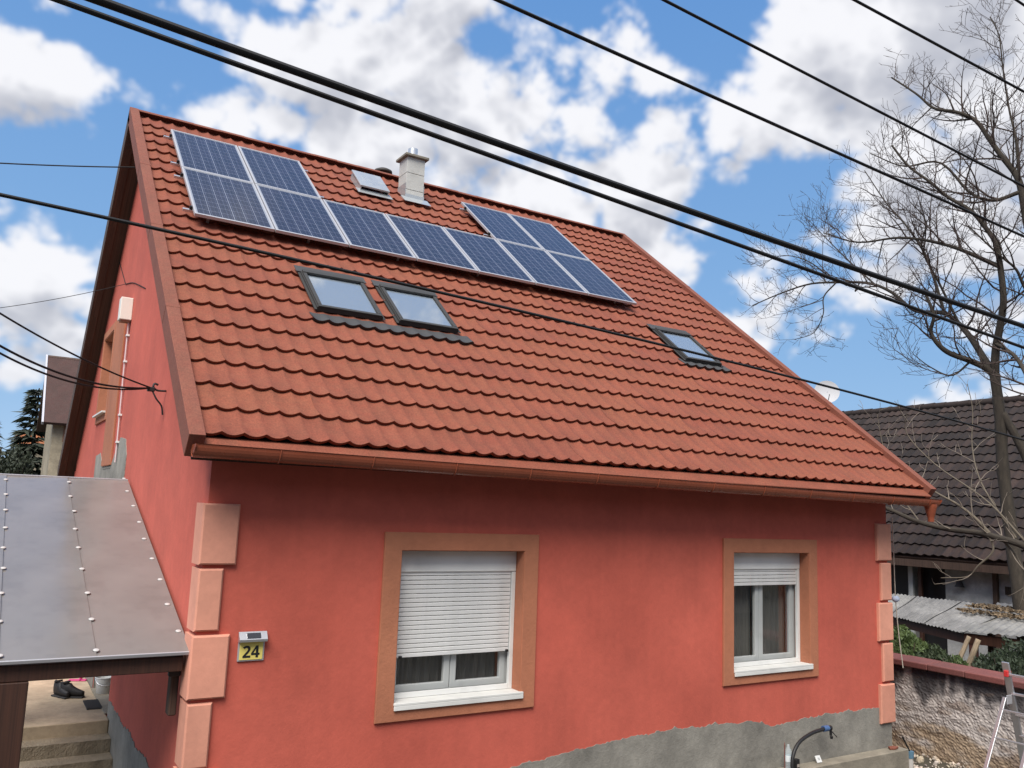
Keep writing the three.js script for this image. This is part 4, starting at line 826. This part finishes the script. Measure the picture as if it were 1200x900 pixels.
// ------------------------------------------------------------------ bare trees
const barkM = std([0.088, 0.074, 0.060], 0.95, { map: T.bark, bumpMap: T.barkB, bumpScale: 0.012 });
const twigM = std([0.052, 0.035, 0.029], 0.9);
const paleBark = std([0.26, 0.225, 0.18], 0.95, { map: T.bark });
function twigsFrom(pts, r0, r1, out, depth, opt) {
  // side shoots along a limb, each of them branching again
  const len = pts.reduce((a, p, i) => (i ? a + p.distanceTo(pts[i - 1]) : 0), 0), n = Math.round(len * opt.per[depth]);
  for (let k = 0; k < n; k++) {
    const t = opt.from[depth] + (1 - opt.from[depth]) * (k + rnd()) / n, f = t * (pts.length - 1), i = Math.min(pts.length - 2, Math.floor(f)), p = pts[i].clone().lerp(pts[i + 1], f - i);
    const dir = pts[i + 1].clone().sub(pts[i]).normalize();
    let side = V(rr(-1, 1), rr(-0.6, 1), rr(-1, 1)); side.addScaledVector(dir, -side.dot(dir)).normalize();
    const d = dir.clone().multiplyScalar(rr(0.45, 0.9)).addScaledVector(side, rr(0.55, 1)).normalize();
    const L = opt.len[depth] * rr(0.45, 1.15) * (1 - 0.45 * t), r = Math.min(mix(r0, r1, t) * 0.6, opt.rad[depth] * rr(0.8, 1.2));
    const q = [p], steps = depth === 0 ? 7 : depth === 1 ? 5 : 3; const c = d.clone(); const bend = V(rr(-0.4, 0.4), rr(-0.2, 0.35), rr(-0.4, 0.4));
    for (let s = 0; s < steps; s++) { c.addScaledVector(bend, 1 / steps).add(V(rr(-0.22, 0.22), rr(-0.16, 0.26), rr(-0.22, 0.22))).normalize(); q.push(q[q.length - 1].clone().addScaledVector(c, L / steps)); }
    out.push(tube(q, (j) => Math.max(0.004, r * (1 - 0.75 * j / steps)), depth > 1 ? 3 : 4, false));
    if (depth < opt.per.length - 1) twigsFrom(q, r, r * 0.25, out, depth + 1, opt);
  }
}
const pv = (a) => a.map((q) => V(...q));
function bareTree(label, trunk, limbs, opt, group) {
  const base = trunk[0][0], t = thing('bare_tree', label, 'tree', [0, 0, 0], group); const twigs = [];
  trunk.forEach(([, pts, r0, r1]) => { const p = smooth(pv(pts), 24); part(t, 'trunk', tube(p, (i) => mix(r0, r1, i / 24) * (1 + 0.05 * Math.sin(i * 1.9)), 12), barkM); });
  for (const [pts, r0, r1] of limbs) { const p = smooth(pv(pts), pts.length * 4); part(t, 'limb', tube(p, (i) => mix(r0, r1, Math.pow(i / (pts.length * 4), 0.8)), 8), barkM); twigsFrom(p, r0, r1, twigs, 0, opt); }
  const m = part(t, 'twigs', join(twigs), twigM); m.userData.kind = 'stuff';
  return t;
}
{
  const A = [[16.5, 6.37, -2.3], [16.4, 6.54, -2.43], [16.2, 6.69, -2.63], [15.9, 6.89, -2.96], [15.7, 7.09, -3.08], [15.6, 7.33, -3.15], [15.5, 7.65, -3.01], [15.4, 8.13, -3.11]];
  const B = [[16.5, 6.37, -2.3], [16.6, 6.87, -2.61], [16.8, 7.33, -2.95], [17.0, 7.74, -3.32], [17.1, 8.08, -3.72], [17.2, 8.3, -4.51], [17.3, 8.93, -5.22], [17.3, 9.27, -5.8], [17.2, 9.48, -6.75], [17.1, 9.58, -7.53], [17.0, 9.48, -8.45], [16.9, 9.29, -9.4]];
  const C = [[16.5, 6.37, -2.3], [16.5, 6.94, -2.25], [16.4, 7.48, -2.07], [16.3, 7.9, -1.94], [16.2, 8.63, -1.92], [16.1, 9.14, -1.94], [16.0, 9.49, -2.08], [15.8, 9.88, -2.27], [15.6, 10.26, -2.65], [15.4, 10.66, -2.94], [15.2, 11.08, -3.29], [15.0, 11.62, -3.56]];
  const I = [[17.1, 8.08, -3.72], [17.3, 9.64, -4.26], [17.4, 10.65, -4.86], [17.5, 11.32, -5.38], [17.6, 12.51, -6.1]];
  const L = [[17.2, 9.48, -6.75], [17.0, 9.1, -7.0], [16.9, 8.6, -6.95], [16.9, 8.15, -7.25], [16.9, 8.05, -7.9]];
  const N = [[16.2, 8.63, -1.92], [16.0, 9.3, -2.9], [15.8, 9.7, -3.9], [15.7, 9.85, -5.0], [15.6, 10.3, -5.9]];
  const opt = { per: [4.2, 4.8, 4.8], from: [0.15, 0.12, 0.2], len: [1.9, 0.8, 0.34], rad: [0.023, 0.012, 0.0075] };
  bareTree('bare tree with forked trunk standing before the dark roof', [[0, [[16.5, GY, -1.85], [16.5, 1.77, -2.0], [16.5, 3.14, -2.12], [16.5, 4.46, -2.22], [16.5, 5.45, -2.23], [16.5, 6.40, -2.3]], 0.15, 0.10], [0, [[16.75, GY, -0.9], [16.65, 3.17, -1.41], [16.6, 4.72, -1.83], [16.52, 5.55, -2.18]], 0.10, 0.08]],
    [[A, 0.082, 0.032], [B, 0.082, 0.014], [C, 0.095, 0.022], [I, 0.04, 0.012], [L, 0.022, 0.008], [N, 0.05, 0.012], [[[17.3, 9.25, -5.7], [17.5, 10.08, -6.56], [17.6, 11.05, -7.45], [17.6, 11.63, -7.93]], 0.025, 0.008], [[[17.2, 9.48, -6.75], [16.9, 10.2, -7.47], [16.7, 10.46, -8.18], [16.6, 10.3, -8.86]], 0.02, 0.007], [[[16.2, 6.69, -2.63], [16.0, 6.39, -2.96], [15.8, 6.6, -3.32], [15.7, 6.92, -3.65]], 0.025, 0.008], [[[17.0, 7.74, -3.32], [16.8, 8.78, -3.66], [16.6, 9.63, -3.92], [16.5, 10.19, -3.73], [16.4, 10.79, -4.08]], 0.035, 0.009]], opt, 'bare trees beside the dark outbuilding');
  const E = [[17.0, 6.63, -0.94], [17.0, 8.35, -1.43], [17.0, 9.55, -1.71], [16.9, 10.61, -1.79], [16.9, 10.9, -1.89], [16.8, 11.35, -2.11], [16.7, 11.74, -2.28], [16.6, 12.3, -2.55], [16.4, 12.55, -2.86], [16.3, 12.79, -3.31], [16.2, 13.24, -3.65], [16.1, 13.9, -4.24]];
  const G = [[16.9, 10.61, -1.79], [17.0, 11.76, -1.88], [17.1, 12.45, -2.03], [17.2, 13.58, -2.18], [17.3, 14.51, -2.29], [17.4, 15.09, -2.52]];
  const Hh = [[16.9, 10.42, -1.8], [16.6, 10.28, -2.2], [16.4, 10.47, -2.55], [16.2, 11.4, -3.19], [16.0, 11.49, -3.91], [15.8, 12.02, -4.66]];
  const D = [[16.9, 5.2, -0.62], [15.7, 5.7, -1.05], [15.9, 6.32, -1.39], [16.2, 6.72, -1.75], [16.45, 7.05, -2.23]];
  const F = [[17.0, 7.1, -1.05], [16.8, 7.5, -1.38], [16.5, 8.2, -1.61], [16.3, 8.55, -1.66], [16.1, 8.84, -1.86], [15.9, 9.6, -2.4]];
  bareTree('taller bare tree whose limbs reach over from beyond the forked tree', [[0, [[17.0, GY, 0.1], [17.0, 2.5, -0.2], [16.95, 5.0, -0.6], [17.0, 6.68, -0.95]], 0.17, 0.11]],
    [[E, 0.105, 0.018], [G, 0.035, 0.010], [Hh, 0.05, 0.012], [D, 0.06, 0.035], [F, 0.05, 0.015]], opt, 'bare trees beside the dark outbuilding');
  // low sprawling branches in front of the dark roof
  const s = thing('sprawling_branch', 'pale crooked bare branch sprawling low between red house and dark roof', 'branch', [0, 0, 0]); const tw = [];
  const limb = (pts, r0, r1, m) => { const p = smooth(pv(pts), pts.length * 5); part(s, 'limb', tube(p, (i) => mix(r0, r1, i / (pts.length * 5)), 8), m); twigsFrom(p, r0, r1, tw, 0, { per: [2.6, 3.2], from: [0.1, 0.2], len: [0.9, 0.4], rad: [0.012, 0.006] }); };
  limb([[13.9, GY, 0.9], [13.7, 1.4, 0.6], [13.55, 2.6, 0.1], [13.5, 2.87, -0.32], [13.5, 2.97, -0.68], [13.5, 3.05, -1.04], [13.5, 3.10, -1.67], [13.5, 3.22, -2.26], [13.5, 3.49, -3.06], [13.4, 3.5, -3.7]], 0.075, 0.035, barkM);
  limb([[13.5, 3.06, -0.9], [13.5, 3.35, -1.18], [13.5, 3.57, -1.49], [13.45, 3.8, -1.89], [13.4, 4.35, -2.5]], 0.032, 0.012, paleBark);
  limb([[13.5, 3.04, -0.92], [13.45, 2.77, -0.82], [13.4, 2.48, -1.07], [13.4, 2.29, -1.25], [13.3, 2.22, -1.7]], 0.022, 0.007, paleBark);
  limb([[13.5, 2.97, -0.7], [13.6, 2.75, -0.55], [13.55, 2.45, -0.35], [13.5, 2.2, -0.1]], 0.02, 0.008, paleBark);
  limb([[13.55, 2.8, -0.2], [13.7, 3.6, -1.0], [13.9, 4.4, -2.2], [13.9, 5.0, -2.7], [13.8, 5.35, -2.6]], 0.018, 0.006, paleBark);
  limb([[13.6, 3.0, -0.5], [14.0, 4.0, -1.3], [14.3, 4.7, -1.6], [14.4, 5.4, -1.62], [14.4, 5.9, -1.7]], 0.016, 0.006, paleBark);
  limb([[13.5, 3.2, -2.2], [13.8, 3.9, -2.9], [14.0, 4.8, -3.3], [14.0, 5.4, -3.4]], 0.014, 0.005, paleBark);
  const tm = part(s, 'twigs', join(tw), std([0.20, 0.165, 0.13], 0.9)); tm.userData.kind = 'stuff';
}
// ------------------------------------------------------------------ beyond the gable: neighbour's house and conifers
{
  const h = thing('brown_roofed_house', 'small weathered house with steep brown roof behind the gable', 'house', [0, 0, 0]);
  const zf = -22.5, zr = -24.3, zb = -26.1, yr = 7.62, ye = 5.25, x0 = 0.06, x1 = 8;
  const wallM = std([0.52, 0.46, 0.36], 0.95, { map: T.concrete, bumpMap: T.concreteB, bumpScale: 0.008 });
  const wg = extr(polyShape([[-zf, GY], [-zb, GY], [-zb, ye + 0.1], [-zr, yr - 0.25], [-zf, ye + 0.1]]), x1 - x0); wg.rotateY(Math.PI / 2); wg.translate(x0, 0, 0); part(h, 'wall', metric(wg), wallM);
  const a = Math.atan2(yr - ye, zf + 0.35 - zr), L = Math.hypot(yr - ye, zf + 0.35 - zr);
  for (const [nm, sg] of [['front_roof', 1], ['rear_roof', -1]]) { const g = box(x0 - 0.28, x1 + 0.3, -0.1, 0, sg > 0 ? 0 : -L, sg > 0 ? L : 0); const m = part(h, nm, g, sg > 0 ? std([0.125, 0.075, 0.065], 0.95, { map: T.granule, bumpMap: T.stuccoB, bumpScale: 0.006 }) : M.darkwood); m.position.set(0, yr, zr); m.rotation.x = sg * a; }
  const v = part(h, 'verge_strip', box(x0 - 0.34, x0 - 0.285, -0.1, 0.02, 0, L + 0.02), std([0.5, 0.5, 0.55], 0.6)); v.position.set(0, yr, zr); v.rotation.x = a;
  part(h, 'drainpipe', cyl(0.045, 0.045, 5.5, 10).translate(x0 + 0.45, 2.4, zf + 0.06), std([0.4, 0.41, 0.42], 0.6));
  part(h, 'brown_band', box(x0 + 0.3, x1, 4.7, 5.2, zf, zf + 0.012), std([0.22, 0.12, 0.08], 0.9));
  const ng = leafM([0.026, 0.038, 0.017]);
  const conifer = (x, z, top, rad, label) => {
    const t = thing('conifer', label, 'tree', [x, GY, z], 'conifers behind the gable'); const H = top - GY, pos = [];
    part(t, 'trunk', tube([V(0, 0, 0), V(0.02, H * 0.5, 0), V(0, H, 0)], [0.2, 0.11, 0.02], 8), barkM);
    const tri = (a, b, c) => pos.push(a.x, a.y, a.z, b.x, b.y, b.z, c.x, c.y, c.z);
    for (let y = H * 0.06; y < H * 0.985; y += 0.24) {
      const R = rad * (1 - y / H) * rr(0.85, 1.12) + 0.1, nb = 13;
      for (let k = 0; k < nb; k++) {
        const an = rr(0, 6.28), droop = rr(0.15, 0.4), Lb = R * rr(0.75, 1.1), n = Math.max(4, Math.round(Lb * 9));
        for (let q = 0; q < n; q++) for (let e = 0; e < 3; e++) {
          const f = (q + rnd()) / n, p = V(Math.cos(an) * Lb * f, y - droop * Lb * f * f + 0.12 * f, Math.sin(an) * Lb * f), s = rr(0.16, 0.34);
          const d = V(Math.cos(an + rr(-1.1, 1.1)), rr(-0.7, 0.1), Math.sin(an + rr(-1.1, 1.1))).multiplyScalar(s * 1.3), w = V(rr(-1, 1), rr(-0.4, 0.4), rr(-1, 1)).normalize().multiplyScalar(s * 0.3);
          tri(p.clone().add(w), p.clone().sub(w), p.clone().add(d));
        }
      }
    }
    const g = new THREE.BufferGeometry(); g.setAttribute('position', new THREE.Float32BufferAttribute(pos, 3)); g.setAttribute('uv', new THREE.Float32BufferAttribute(new Float32Array(pos.length / 3 * 2), 2)); g.computeVertexNormals();
    part(t, 'crown', g, ng);
  };
  conifer(-0.2, -28.2, 6.9, 2.3, 'tall dark conifer beside the brown roofed house'); conifer(-1.7, -31, 5.9, 2.4, 'lower dark conifer beyond the tall one'); 
  const dk = leafM([0.035, 0.048, 0.026]);
  shrub('tall_shrub', 'dense dark green shrub mass below the conifers', -0.75, 3.3, -26.6, 0.75, 1.6, 0.8, 4200, 0.09, dk, 'shrubs behind the canopy');
  shrub('tall_shrub', 'brownish green shrub beside the dense dark one', -1.75, 3.4, -28.5, 0.9, 1.9, 0.9, 3600, 0.09, leafM([0.06, 0.055, 0.03]), 'shrubs behind the canopy');
  const f = thing('orange_roofed_house', 'distant orange tiled roof showing between the conifers', 'house', [0, 0, 0]);
  part(f, 'wall', box(-0.2, 4, GY, 5.5, -45, -43), wallM); const r = extr(polyShape([[42.7, 5.45], [45.3, 5.45], [44, 6.2]]), 4.6); r.rotateY(Math.PI / 2); r.translate(-0.4, 0, 0); part(f, 'roof', metric(r), std([0.52, 0.20, 0.08], 0.9, { map: T.granule }));
}
// ------------------------------------------------------------------ overhead lines
{
  const line = (name, label, z, a, b, c, x0, x1, r, group) => {   // height = a + b x + c x^2 along the street
    const pts = []; for (let k = 0; k <= 90; k++) { const x = mix(x0, x1, k / 90); pts.push(V(x, a + b * x + c * x * x, z)); }
    tag(part(scene, name, tube(pts, r, 8), M.cable), label, 'cable', group);
  };
  line('overhead_cable', 'thickest black overhead cable, running just above a thinner twin', 4.00, 5.0045, -0.05132, 0.001340, -9, 16, 0.0190, 'overhead lines along the street');
  line('overhead_cable', 'black overhead cable running just below the thickest one', 4.00, 4.9320, -0.06402, -0.000030, -6, 13, 0.0125, 'overhead lines along the street');
  line('overhead_cable', 'overhead wire passing above the thickest cable over the roof', 3.90, 5.8368, -0.04383, 0.000000, -9, 16, 0.0105, 'overhead lines along the street');
  line('overhead_cable', 'second overhead wire above the thickest cable', 3.90, 6.3266, -0.05093, 0.000000, -9, 16, 0.0095, 'overhead lines along the street');
  line('overhead_cable', 'third overhead wire above the thickest cable, before the bare tree crown', 3.90, 6.9318, -0.00160, 0.000000, -9, 16, 0.0105, 'overhead lines along the street');
  line('overhead_cable', 'topmost overhead wire above the bare tree', 3.90, 7.8779, -0.02000, 0.000000, -9, 16, 0.0105, 'overhead lines along the street');
  line('overhead_cable', 'thin low overhead wire crossing in front of the roof lights', 3.60, 4.2989, -0.03975, -0.003600, -6, 13, 0.0085, 'overhead lines along the street');
  const span = (name, label, a, b, sag, r) => { const pts = []; for (let k = 0; k <= 40; k++) { const t = k / 40, p = a.clone().lerp(b, t); p.y -= sag * 4 * t * (1 - t); pts.push(p); } tag(part(scene, name, tube(pts, r, 6), M.cable), label, 'cable', 'service wires to the gable'); };
  span('service_wire', 'thin wire reaching the roof verge near the gable top', V(-0.28, 7.76, -5.15), V(-3.82, 7.00, -4.86), 0.05, 0.009);
  span('service_wire', 'very thin wire reaching the gable above the upstairs openings', V(-0.01, 6.53, -7.20), V(-3.40, 5.55, -7.82), 0.12, 0.005);
  span('service_wire', 'upper service wire strung to the iron anchor on the gable', V(-0.16, 4.35, -2.54), V(-2.58, 5.13, -0.35), 0.12, 0.009);
  span('service_wire', 'middle service wire strung to the iron anchor on the gable', V(-0.16, 4.35, -2.54), V(-2.57, 4.96, -0.37), 0.30, 0.011);
  span('service_wire', 'lowest service wire strung to the iron anchor on the gable', V(-0.16, 4.35, -2.54), V(-2.56, 4.90, -0.37), 0.33, 0.010);
}
// ------------------------------------------------------------------ unseen houses added behind the viewpoint to block low sky light
[[-17, -5, 'unseen ochre plastered house added across the street to block low sky light'], [-3.5, 9, 'unseen grey plastered house added across the street to block low sky light'], [11, 24, 'unseen cream plastered house added across the street to block low sky light']].forEach(([x0, x1, label], n) => {
  const h = thing('added_street_house', label, 'house', [0, 0, 0], 'unseen houses added across the street to block low sky light');
  const z0 = 15.5, z1 = 24, m = std([[0.42, 0.30, 0.16], [0.36, 0.35, 0.33], [0.48, 0.42, 0.32]][n], 0.95, { map: T.stucco });
  const wn = [0.22, 0.62].map((k) => rectPts(mix(x0, x1, k), mix(x0, x1, k) + 1.4, 1.2, 2.7));
  part(h, 'wall', extr(polyShape(rectPts(x0, x1, GY, 4.2), wn), z1 - z0).translate(0, 0, z0), m);
  wn.forEach((w) => { const g = sub(h, 'window'); part(g, 'pane', box(w[0][0], w[1][0], 1.2, 2.7, z0 + 0.2, z0 + 0.22), M.inside); part(g, 'sill', rbox(w[0][0] - 0.05, w[1][0] + 0.05, 1.15, 1.2, z0 - 0.06, z0 + 0.1, 0.005), M.whiteSill); });
  const r = extr(polyShape([[-z1 - 0.4, 4.15], [-z0 + 0.4, 4.15], [-(z0 + z1) / 2, 9.2]]), x1 - x0 + 0.6); r.rotateY(Math.PI / 2); r.translate(x0 - 0.3, 0, 0);
  part(h, 'roof', metric(r), std([0.20, 0.085, 0.06], 0.9, { map: T.granule }));
});
scene.traverse((o) => { if (o.isMesh) { o.castShadow = true; o.receiveShadow = true; } });
renderer.render(scene, camera);
